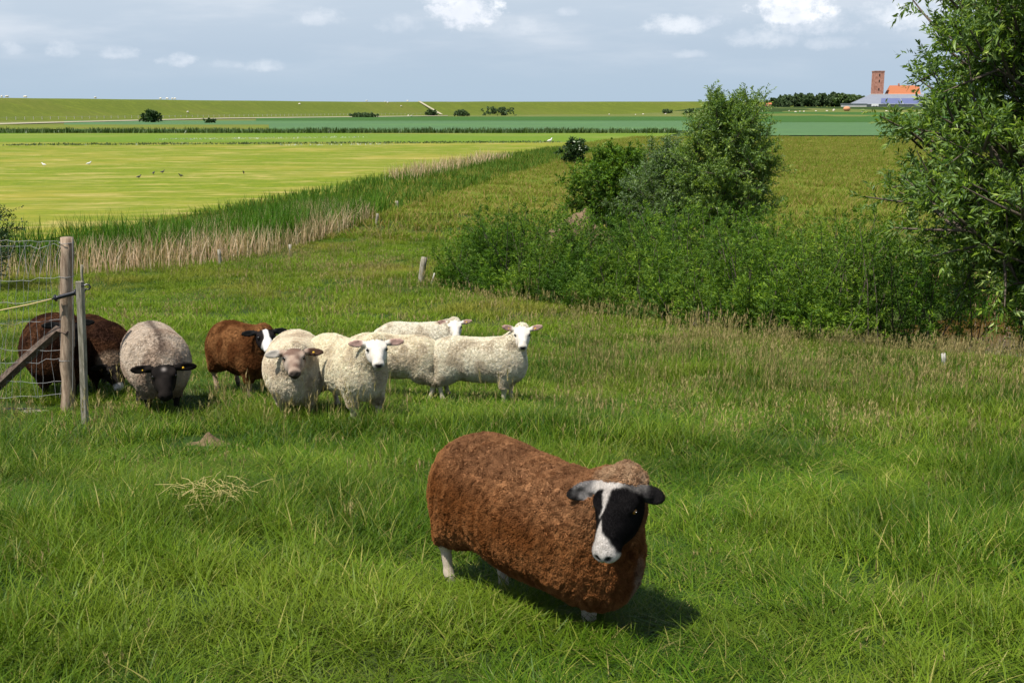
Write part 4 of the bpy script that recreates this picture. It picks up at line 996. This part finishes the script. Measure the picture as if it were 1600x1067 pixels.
# --- F: big cream ewe with grey brown face
def greyface(B, q):
    c = lerp((.16, .10, .075), (.34, .25, .19), smooth(vnoise(q, 22, 5), .3, .7))
    pale = np.exp(-((np.abs(q[:, 1]) - .055) / .018) ** 2) * smooth(q[:, 0], .06, .1); c = c * (1 - .6 * pale[:, None]) + np.array([.52, .44, .36]) * (.6 * pale)[:, None]
    m = smooth(q[:, 0], .235, .255); c = c * (1 - .85 * m[:, None]) + np.array([.035, .028, .026]) * (.85 * m)[:, None]
    ear = smooth(np.abs(q[:, 1]), .085, .105); inn = ear * (q[:, 1] > 0); c = c * (1 - inn[:, None]) + np.array([.09, .05, .035]) * inn[:, None]; out = ear * (q[:, 1] < 0); return c * (1 - out[:, None]) + np.array([.42, .38, .33]) * out[:, None]
l = place_sheep(465, 650, 0); hd = -80
make_sheep(Sheep(poll=(.60, .0, .79), hyaw=look(l, hd, 0), hpitch=26, L=1.0, Wd=1.12, Hd=1.1, head=1.22, ear=(6, 10), neck=1.15, chest=1.0), l, R(hd), .865, .011, 0.6, cream((.90, .80, .63), (.50, .38, .24), seed=12), greyface, (.30, .22, .16), 'broad cream ewe with a grey brown face and one yellow ear tag', 6, 95000, .014, .0032, tags=(1,))
# --- E: brown sheep with black and white face
def faceE(B, q):
    m = smooth(.026 + .05 * smooth(q[:, 0], .1, .2) - np.abs(q[:, 1]), 0, .01); c = lerp((.015, .012, .012), (.75, .72, .68), m)
    ear = smooth(np.abs(q[:, 1]), .07, .09); return c * (1 - ear[:, None]) + .015 * ear[:, None]
def brown(a, b, seed):
    return lambda B, q: lerp(a, b, smooth(vnoise(B, 8, seed), .3, .7)) * (.75 + .5 * vnoise(B, 34, seed))[:, None]
l = place_sheep(383, 615, 0); hd = -48
make_sheep(Sheep(poll=(.58, -.05, .80), hyaw=look(l, hd, 12), hpitch=32, L=.98, Wd=.98, Hd=1.0, head=1.1, ear=(0, 0)), l, R(hd), .88, .011, .8, brown((.17, .065, .022), (.31, .145, .055), 4), faceE, (.30, .22, .16), 'reddish brown sheep with white blaze, partly hidden behind the broad cream ewe', 7, 80000, .013, .0032)
# --- D: grey fleeced sheep with black face, head low
def greyD(B, q):
    c = lerp((.66, .56, .45), (.48, .37, .28), smooth(vnoise(B, 5, 6), .4, .7)); m = np.exp(-(B[:, 1] / .035) ** 2) * smooth(B[:, 2], .6, .75) * smooth(vnoise(B, 7, 2), .25, .5)
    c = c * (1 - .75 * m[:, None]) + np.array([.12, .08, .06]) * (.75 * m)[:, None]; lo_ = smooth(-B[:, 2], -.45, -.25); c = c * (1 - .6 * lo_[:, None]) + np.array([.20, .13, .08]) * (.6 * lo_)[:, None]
    return c * (.85 + .3 * vnoise(B, 30, 2))[:, None]
def faceD(B, q):
    c = black_face(B, q); m = np.exp(-(q[:, 1] / .012) ** 2) * np.exp(-((q[:, 0] - .05) / .015) ** 2); return c + np.array([.25, .22, .2]) * m[:, None]
l = place_sheep(248, 640, 0); hd = -66
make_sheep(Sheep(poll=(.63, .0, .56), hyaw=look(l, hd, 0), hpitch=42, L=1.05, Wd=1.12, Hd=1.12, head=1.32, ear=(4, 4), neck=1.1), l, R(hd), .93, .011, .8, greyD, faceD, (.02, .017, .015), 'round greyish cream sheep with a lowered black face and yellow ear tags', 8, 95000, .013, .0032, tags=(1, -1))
# --- C: dark brown sheep behind, head down
l = place_sheep(158, 612, 0); hd = -55
def woolC(B, q):
    c = brown((.045, .020, .012), (.10, .045, .022), 7)(B, q); d_ = np.linalg.norm((q - np.array([-.04, 0, -.02])) / .13, axis=1); m = smooth(-d_, -1.1, -.7); return c * (1 - m[:, None]) + np.array([.46, .34, .24]) * m[:, None]
def faceC(B, q):
    m = smooth(q[:, 0], .19, .21); return lerp((.02, .016, .014), (.75, .68, .66), m)
make_sheep(Sheep(poll=(.62, -.02, .42), hyaw=14, hpitch=62, L=1.05, Wd=1.0, Hd=1.0, head=1.1, ear=(10, 10), legs=dict(fl=(.34, .13, 0), fr=(.30, -.13, 0), rl=(-.40, .14, 0), rr=(-.44, -.14, 0))), l, R(hd), .95, .012, .7, woolC, faceC, (.03, .02, .015), 'dark chocolate sheep grazing between the fence post and the greyish sheep', 9, 80000, .013, .0032)
# --- B: dark brown sheep behind the wire
l = place_sheep(92, 620, 0); hd = -66
def faceB(B, q):
    m = smooth(.028 - np.abs(q[:, 1]), 0, .01); c = lerp((.012, .010, .010), (.68, .66, .62), m); ear = smooth(np.abs(q[:, 1]), .07, .09); return c * (1 - ear[:, None]) + .012 * ear[:, None]
make_sheep(Sheep(poll=(.58, .12, .84), hyaw=look(l, hd, 2), hpitch=37, L=1.0, Wd=1.15, Hd=1.02, head=1.05, ear=(0, 0), neck=1.0), l, R(hd), .98, .012, .8, brown((.050, .022, .013), (.125, .055, .026), 5), faceB, (.03, .02, .015), 'dark brown sheep with a black and white face standing behind the wire fence', 10, 80000, .013, .0032)

# far sheep, a few pixels each
PF = Sheep(poll=(.55, 0, .62), hyaw=0, hpitch=60); Vf, Ff = PF.build(.045)
far_me = mesh_np('far_sheep', Vf, Ff, 4, plain('far_fleece', (.78, .72, .60), .9, .1, 4, (.62, .55, .44)), smooth_=True)
far = []
for px, fr in ((252, 1.0), (262, 1.0), (270, 1.0), (274, 1.0), (41, 1.0), (12, 1.0), (4, 1.0), (293, .28), (468, .75), (573, 1.0), (602, .93), (606, .88), (627, .62), (637, 1.0), (150, 1.0)): far.append((px, dyke_pt(px, fr)))
for px, py in ((638, 182.5), (643, 183), (868, 177), (952, 180.5), (993, 181), (1005, 180), (1233, 175), (1243, 176.5), (1250, 176), (1256, 176), (1275, 175.2), (1292, 175), (1302, 174.5), (1303, 173), (1347, 176), (1385, 175.2), (1389, 176), (1040, 179.5)): far.append((px, g(px, py)))
for i, (px, p) in enumerate(far):
    o = obj('sheep', far_me); o.location = p; o.rotation_euler = (0, 0, rng.random() * 6.28); o.scale = (1.25,) * 3
    on_dyke = i < 15
    tag(o, 'tiny white sheep grazing far off on the green dyke' if on_dyke else 'tiny white sheep grazing far off on the plain below the dyke', 'sheep', 'far sheep on the dyke' if on_dyke else 'far sheep on the plain')

# ------------------------------------------------------------------ fence on the left
def wood(name, a, b, sc=(1, 1, .12), ns=40):
    m, t = new_mat(name); tcn = t.node('ShaderNodeTexCoord').outputs['Object']
    n = t.noise(t.mapping(tcn, scale=sc), ns, 6, .7, .4); n2 = t.noise(tcn, 7, 3)
    c = t.mix(t.ss(n, .3, .7), a, b); c = t.mix(t.math('MULTIPLY', t.ss(n2, .5, .75), .5), c, (.10, .085, .06))
    finish(t, principled(t, c, .85, .15, bump(t, n, .9, .008)).outputs[0]); return m
m_post = wood('weathered_post', (.17, .115, .075), (.42, .32, .23))
m_post_grey = wood('grey_post', (.14, .13, .085), (.40, .36, .29))
m_brace = wood('dark_brace', (.045, .030, .022), (.15, .11, .085), (1, 1, 1), 18)
m_wire = plain('galvanised_wire', (.20, .21, .22), .55, .4, 30, (.34, .33, .31))
m_rope = plain('cream_rope', (.62, .50, .25), .7, .2, 60, (.40, .30, .12))
m_plastic = plain('black_plastic', (.012, .012, .016), .35, .5)
P0 = g(104, 645); yF = P0[1]
def raised(px, py, y):
    """point at depth y seen at a photo pixel"""
    d = raydir(px, py); k = y / d[1]; return Vector((d[0] * k, y, CAM_Z + d[2] * k))
fence = empty('wire_fence', tuple(P0)); tag(fence, 'wire mesh fence with wooden end post and diagonal brace at the left edge', 'fence')
def child(mb, name, mat, root, sm=False):
    o_ = root.location; mb.v = [v - o_ for v in mb.v]; return mb.build(name, mat, root, sm)
def postmesh(bot, top, r0, r1, n=14, seg=14, irr=.004):
    mb = MB(); bot = Vector(bot); top = Vector(top)
    pts = [bot + (top - bot) * (i / seg) + Vector((rng.normal(0, irr), rng.normal(0, irr), 0)) * (0 < i < seg) for i in range(seg + 1)]
    mb.tube(pts, [r0 + (r1 - r0) * i / seg for i in range(seg + 1)], n, bump=.10); return mb
tp = raised(104, 371, yF); child(postmesh((P0[0], yF, P0[2] - .2), tp, .060, .055), 'post', m_post, fence, True)
sr = (tp.z - P0[2]); print('post height', sr, 'depth', yF)
b0 = raised(-14, 612, yF + .02); b1 = raised(92, 515, yF + .03); b2 = raised(106, 521, yF - .05)
mb = MB(); mb.tube([b0, b0 + (b1 - b0) * .5 + Vector((0, 0, .01)), b1, b2], [.048, .046, .045, .025], 4); child(mb, 'brace', m_brace, fence)
# mesh: long wires and crooked uprights
xs = np.linspace(-40, 97, 12)
rows = [(375, 379), (382, 386), (437, 431), (470, 466), (505, 498), (538, 546), (566, 562), (590, 598), (622, 614)]
tops = []
mb = MB()
for (l_, r_) in rows:
    rowsag = rng.uniform(-2, 5)
    pts = [raised(x_, l_ + (r_ - l_) * (x_ + 40) / 137 + rng.normal(0, 1.5) + rowsag * math.sin((x_ + 40) / 137 * 3.14), yF + rng.normal(0, .01)) for x_ in xs]
    mb.tube(pts, .0019, 5); tops.append(pts)
child(mb, 'wire', m_wire, fence)
mb = MB()
for q in range(1, 11):
    x_ = -22 + q * 11.5; sl_ = rng.normal(0, 4); pts = []
    for k_, y_ in enumerate(np.linspace(377, 622, 9)): pts.append(raised(x_ + sl_ * (k_ - 4) / 3 + rng.normal(0, 2.2), y_, yF + .005))
    mb.tube(pts, .0016, 5)
for q in range(5):
    x_ = 10 + q * 18; mb.tube([raised(x_ + 14, 378, yF), raised(x_ + 4, 405, yF), raised(x_ - 3, 435, yF)], .0017, 5)
child(mb, 'upright_wire', m_wire, fence)
mb = MB()
for y_ in (379, 432, 562): 
    z_ = raised(104, y_, yF); pts = [z_ + Vector((math.cos(a) * .062, math.sin(a) * .062, rng.normal(0, .002))) for a in np.linspace(0, 6.283, 15)]; mb.tube(pts, .0024, 5)
pw0 = raised(113.5, 372, yF - .045); pw1 = raised(113.5, 610, yF - .045); mb.tube([pw0, pw0 + (pw1 - pw0) * .5 + Vector((.004, 0, 0)), pw1], .0028, 5)
child(mb, 'tie_wire', m_wire, fence)
# thin second stake in front
Q0 = g(131, 662); st_ = empty('stake', tuple(Q0)); tag(st_, 'thin grey wooden stake just right of the thick fence post', 'stake')
mb = MB(); q1 = raised(124, 440, Q0[1]); mb.tube([Vector(Q0) + Vector((0, 0, -.15)), (Vector(Q0) + q1) / 2 + Vector((.008, 0, 0)), q1], [.032, .034, .036], 5, bump=.12)
child(mb, 'pole', m_post_grey, st_)
ni = MB(); ni.tube([raised(126, 448, Q0[1] - .02), raised(132, 446, Q0[1] - .03), raised(136, 444, Q0[1] - .02)], .006, 6); child(ni, 'insulator', m_plastic, st_)
# gate handle on its rope
hx = yF - .10
A_, B_ = raised(86, 466, hx), raised(121, 456.5, hx)
gh = empty('gate_handle', tuple(A_)); tag(gh, 'black plastic gate handle hooked across the fence post', 'gate handle')
ax_ = (B_ - A_).normalized(); mb = MB()
ls = [(-.03, .006), (-.005, .008), (0, .030), (.008, .032), (.016, .018), (.03, .017)] + [(.03 + (.18 - .03) * i / 8, .018 + .002 * (i % 2)) for i in range(1, 9)] + [(.185, .018), (.19, .034), (.20, .034), (.207, .016), (.225, .010)]
mb.tube([A_ + ax_ * d_ for d_, _ in ls], [r_ for _, r_ in ls], 14); child(mb, 'grip', m_plastic, gh, True)
hk = MB(); C_ = raised(137, 448.5, hx); pts = [raised(122, 460, hx), raised(129, 459, hx), raised(133, 454, hx)] + [C_ + Vector((math.cos(a) * .022, 0, math.sin(a) * .022)) for a in np.linspace(-2.6, 2.2, 12)]
hk.tube(pts, .007, 8); child(hk, 'hook', m_plastic, gh, True)
ro_ = MB(); ro_.tube([raised(-30, 490, hx + .1), raised(0, 485, hx + .06), raised(45, 476, hx + .02), A_ - ax_ * .02], .0062, 6)
tag(ro_.build('rope', m_rope, None, True), 'cream electric fence rope running from the gate handle out of the left edge', 'rope')

# small posts
def small_post(px, py, hpx, leanpx, r, mat, label, name='post', group=None, grow=0):
    b = g(px, py); t_p = raised(px + leanpx, py - hpx, b[1]); mb = postmesh((b[0], b[1], b[2] - .1), t_p, r, r * .9, 7, 4, .004)
    o = mb.build(name, mat, None, True); tag(o, label, 'post', group); return o
small_post(657, 442, 40, 6, .085, m_post_grey, 'leaning grey post at the left end of the willow thicket')
m_whitep = plain('white_stick', (.55, .53, .48), .7, .2, 20, (.36, .34, .30))
small_post(672, 444, 17, 7, .022, m_whitep, 'short white stick leaning beside the grey post by the thicket', 'stick')
small_post(1123, 514, 16, 1, .022, m_whitep, 'small pale peg at the grass edge below the middle of the thicket', 'peg')
small_post(1475, 576, 24, -1, .030, m_whitep, 'small pale peg at the grass edge near the pond', 'peg')
pl_ = ['old grey fence post standing in front of the dry reeds', 'grey fence post in the reeds, second from the left', 'grey fence post at the right end of the dry reeds', 'grey fence post further back where the green reeds begin', 'thin grey post just right of the thick fence post, by the dry reeds']
for (px, py, hp, le, r_), lb in zip([(345, 414, 24, -3, .055), (455, 402, 20, -2, .05), (587, 352, 18, 3, .06), (621, 327, 13, -1, .08), (128, 444, 30, 0, .035)], pl_):
    small_post(px, py, hp, le, r_, m_post_grey, lb, 'fence_post', 'old posts along the reeds')

# fence at the dyke foot: each post a part
df = empty('long_fence', tuple(dyke_pt(0, .05))); tag(df, 'long line of thin pale posts along the foot of the dyke', 'fence')
pm_ = MB(); pm_.tube([(0, 0, -.3), (0, 0, 1.35)], [.13, .11], 6); pme = None
Lr = []; q_ = 0
Dd = DP + DN * 1.0
cum = np.r_[0, np.cumsum(np.linalg.norm(np.diff(Dd, axis=0), axis=1))]
s0 = np.interp(400, Dd[:, 1], cum); s1 = np.interp(830, Dd[:, 1], cum)
for i, sv in enumerate(np.linspace(s0, s1, 95)):
    x_, y_ = np.interp(sv, cum, Dd[:, 0]), np.interp(sv, cum, Dd[:, 1]); loc = Vector((x_, y_, .4)) - df.location
    if pme is None: o = pm_.build('post', plain('pale_post', (.52, .47, .38), .9, .1), df); pme = o.data
    else: o = obj('post', pme, df)
    o.location = loc; Lr.append(Vector((x_, y_, 1.5)))
mb = MB(); mb.tube(Lr, .03, 4); child(mb, 'wire', m_wire, df)

# ------------------------------------------------------------------ farm
m_brick = None
m_brick, t = new_mat('red_brick'); nn_ = t.noise(pos(t), .6, 4, .7)
finish(t, principled(t, t.mix(t.ss(nn_, .3, .7), (.30, .13, .09), (.52, .27, .20)), .9, .1).outputs[0])
m_tile, t = new_mat('orange_tiles'); wv_ = t.noise(t.mapping(pos(t), scale=(2, .3, 2)), 1.2, 4)
finish(t, principled(t, t.mix(wv_, (.36, .12, .055), (.50, .19, .09)), .8, .2).outputs[0])
m_solar = plain('solar_panel', (.09, .11, .22), .5, .3, .15, (.13, .15, .27)); m_sheetroof = plain('grey_roof_sheet', (.17, .19, .23), .7, .2, .2, (.23, .25, .29))
m_pale = plain('pale_render', (.62, .60, .56), .8, .2, .4, (.5, .48, .44))
def base_at(px, y): p = atY(px, y); return p
b = base_at(1369, 1020); tw = empty('brick_tower', tuple(b)); tag(tw, 'square red brick tower rising behind the solar roof of the farm', 'tower')
MB().box((0, 0, 15), (8.4, 8.4, 30)).build('wall', m_brick, tw)
mb = MB(); 
mb.box((0, 0, 30.35), (9.0, 9.0, .7)); mb.build('cornice', m_brick, tw)
mb = MB(); mb.poly([(-4.3, -4.3, 30.72), (4.3, -4.3, 30.72), (0, 0, 31.1)]).poly([(4.3, -4.3, 30.72), (4.3, 4.3, 30.72), (0, 0, 31.1)]).poly([(4.3, 4.3, 30.72), (-4.3, 4.3, 30.72), (0, 0, 31.1)]).poly([(-4.3, 4.3, 30.72), (-4.3, -4.3, 30.72), (0, 0, 31.1)]); mb.build('roof', m_sheetroof, tw)
m_dark = plain('dark_opening', (.03, .025, .02), .6, .3)
for z_ in (8, 15, 22, 27):
    MB().box((0, -4.24, z_), (1.0, .12, 2.2)).build('window', m_dark, tw)
b = base_at(1385, 1000); bn = empty('barn', tuple(b)); tag(bn, 'long low barn with a big roof of blue grey solar panels', 'barn')
MB().box((6, 8, 1.4), (58, 24, 2.8)).build('wall', m_pale, bn)
mb = MB(); mb.poly([(-26, -6, 2.2), (38, -6, 2.2), (38, 9, 10.5), (-12, 9, 10.5)]).poly([(-12, 9, 10.5), (38, 9, 10.5), (38, 22, 2.6), (-26, 22, 2.6)]).poly([(-26, -6, 2.2), (-12, 9, 10.5), (-26, 22, 2.6)]).poly([(38, -6, 2.2), (38, 22, 2.6), (38, 9, 10.5)]); mb.build('roof', m_sheetroof, bn)
for (x0, x1) in ((-7, 12), (13, 36)):
    mb = MB(); f_ = lambda x, v: Vector((x + v * 5 * (x < 0), -6 + 15 * v, 2.2 + 8.3 * v + .12))
    mb.poly([f_(x0, .06), f_(x1, .06), f_(x1, .60), f_(x0, .60)]); mb.build('solar_panels', m_solar, bn)
mb = MB(); mb.tube([(-12, 9, 10.6), (38, 9, 10.6)], .35, 6); mb.build('ridge', m_pale, bn)
b = base_at(1402, 1025); fh = empty('farmhouse', tuple(b)); tag(fh, 'farmhouse with an orange tiled roof half hidden by the willow tree', 'house')
MB().box((4, 0, 5), (26, 12, 10)).build('wall', m_brick, fh)
mb = MB(); mb.poly([(-11, -7, 9), (18, -7, 9), (18, 0, 18.5), (-8, 0, 18.5)]).poly([(-8, 0, 18.5), (18, 0, 18.5), (18, 7, 9), (-11, 7, 9)]).poly([(-11, -7, 9), (-8, 0, 18.5), (-11, 7, 9)]).poly([(18, -7, 9), (18, 7, 9), (18, 0, 18.5)])
rf = mb.build('roof', m_tile, fh); MB().box((0, 0, 19), (1.2, 1.2, 2.4)).build('chimney', m_brick, rf)
b = base_at(1334, 985); sh_ = empty('shed', tuple(b)); tag(sh_, 'low pale shed left of the barn', 'shed')
MB().box((0, 0, 1.2), (20, 6, 2.4)).build('wall', m_pale, sh_); MB().box((0, 0, 2.6), (21, 7, .35)).build('roof', m_sheetroof, sh_)
b = base_at(1367, 960); tr_w = empty('trailer', tuple(b)); tag(tr_w, 'small white trailer parked in front of the barn', 'trailer')
MB().box((0, 0, 1.5), (5.2, 2.3, 2.0)).build('body', plain('white_paint', (.78, .78, .76), .4), tr_w)
for x_ in (-1.2, 1.2): MB().tube([(x_, -1.25, .45), (x_, 1.25, .45)], .45, 12).build('wheel', m_plastic, tr_w)
b = base_at(1200, 1000); hs = empty('red_house', tuple(b)); tag(hs, 'tiny red roofed house at the left end of the distant wood', 'house')
hs.scale = (.55,) * 3; MB().box((0, 0, 2), (9, 6, 4)).build('wall', m_brick, hs); mb = MB(); mb.poly([(-5, -3.5, 3.9), (5, -3.5, 3.9), (5, 0, 7), (-5, 0, 7)]).poly([(-5, 0, 7), (5, 0, 7), (5, 3.5, 3.9), (-5, 3.5, 3.9)]).poly([(-5, -3.5, 3.9), (-5, 0, 7), (-5, 3.5, 3.9)]).poly([(5, -3.5, 3.9), (5, 3.5, 3.9), (5, 0, 7)]); mb.build('roof', m_tile, hs)
# round orange heap / bale wrap in front of the farm
p = g(1323, 174); mb = ico((0, 0, 1.6), 2.2, 10, (1.15, 1.0, .8)); o = mb.build('hay_bale', plain('orange_bale', (.62, .30, .16), .8, .2, 1.0, (.45, .20, .10)), None, True); o.location = p; tag(o, 'large round orange brown bale on the far plain near the farm', 'bale')

# birds on the mown field
def bird(px, py, white, label, s=.8):
    p = g(px, py); S_ = .32 * s; rz = rng.random() * 6.28; mb = MB(); c_, s__ = math.cos(rz), math.sin(rz)
    f_ = lambda x, z: Vector((p[0] + c_ * x * S_, p[1] + s__ * x * S_, p[2] + .07 + z * S_))
    pts = [(-.75, .45), (-.45, .5), (-.1, .52), (.25, .58), (.42, .78), (.52, .98), (.62, 1.0), (.80, .94)]; rad = [.02, .13, .24, .21, .12, .11, .09, .02]
    mb.tube([f_(*q) for q in pts], [r * S_ for r in rad], 10)
    for yo in (-.07, .07): mb.tube([f_(.05 + yo, .35), f_(.05 + yo, -.15)], .025 * S_, 4)
    tag(mb.build('bird', m_birdw if white else m_birdd, None, True), label, 'bird', 'birds on the mown field')
m_birdw = plain('white_feathers', (.80, .78, .75), .7, .2, 12, (.5, .5, .5)); m_birdd = plain('dark_feathers', (.03, .03, .035), .6, .3, 10, (.10, .09, .09))
bird(69, 262, 1, 'white bird on the mown field, leftmost of all', 1.0); bird(139, 260, 1, 'white bird on the mown field, right of the leftmost one', 1.0)
bird(217, 281, 0, 'dark bird on the mown field, lowest and leftmost of the dark ones'); bird(240, 275, 0, 'dark bird on the mown field, left one of a close pair'); bird(254, 273, 0, 'dark bird on the mown field, right one of a close pair')
bird(283, 279, 0, 'single dark bird on the mown field right of the close pair'); bird(381, 274, 0, 'single dark bird on the mown field, farthest right')
bird(859, 225, 1, 'white bird at the far right corner of the mown field', 2.2)
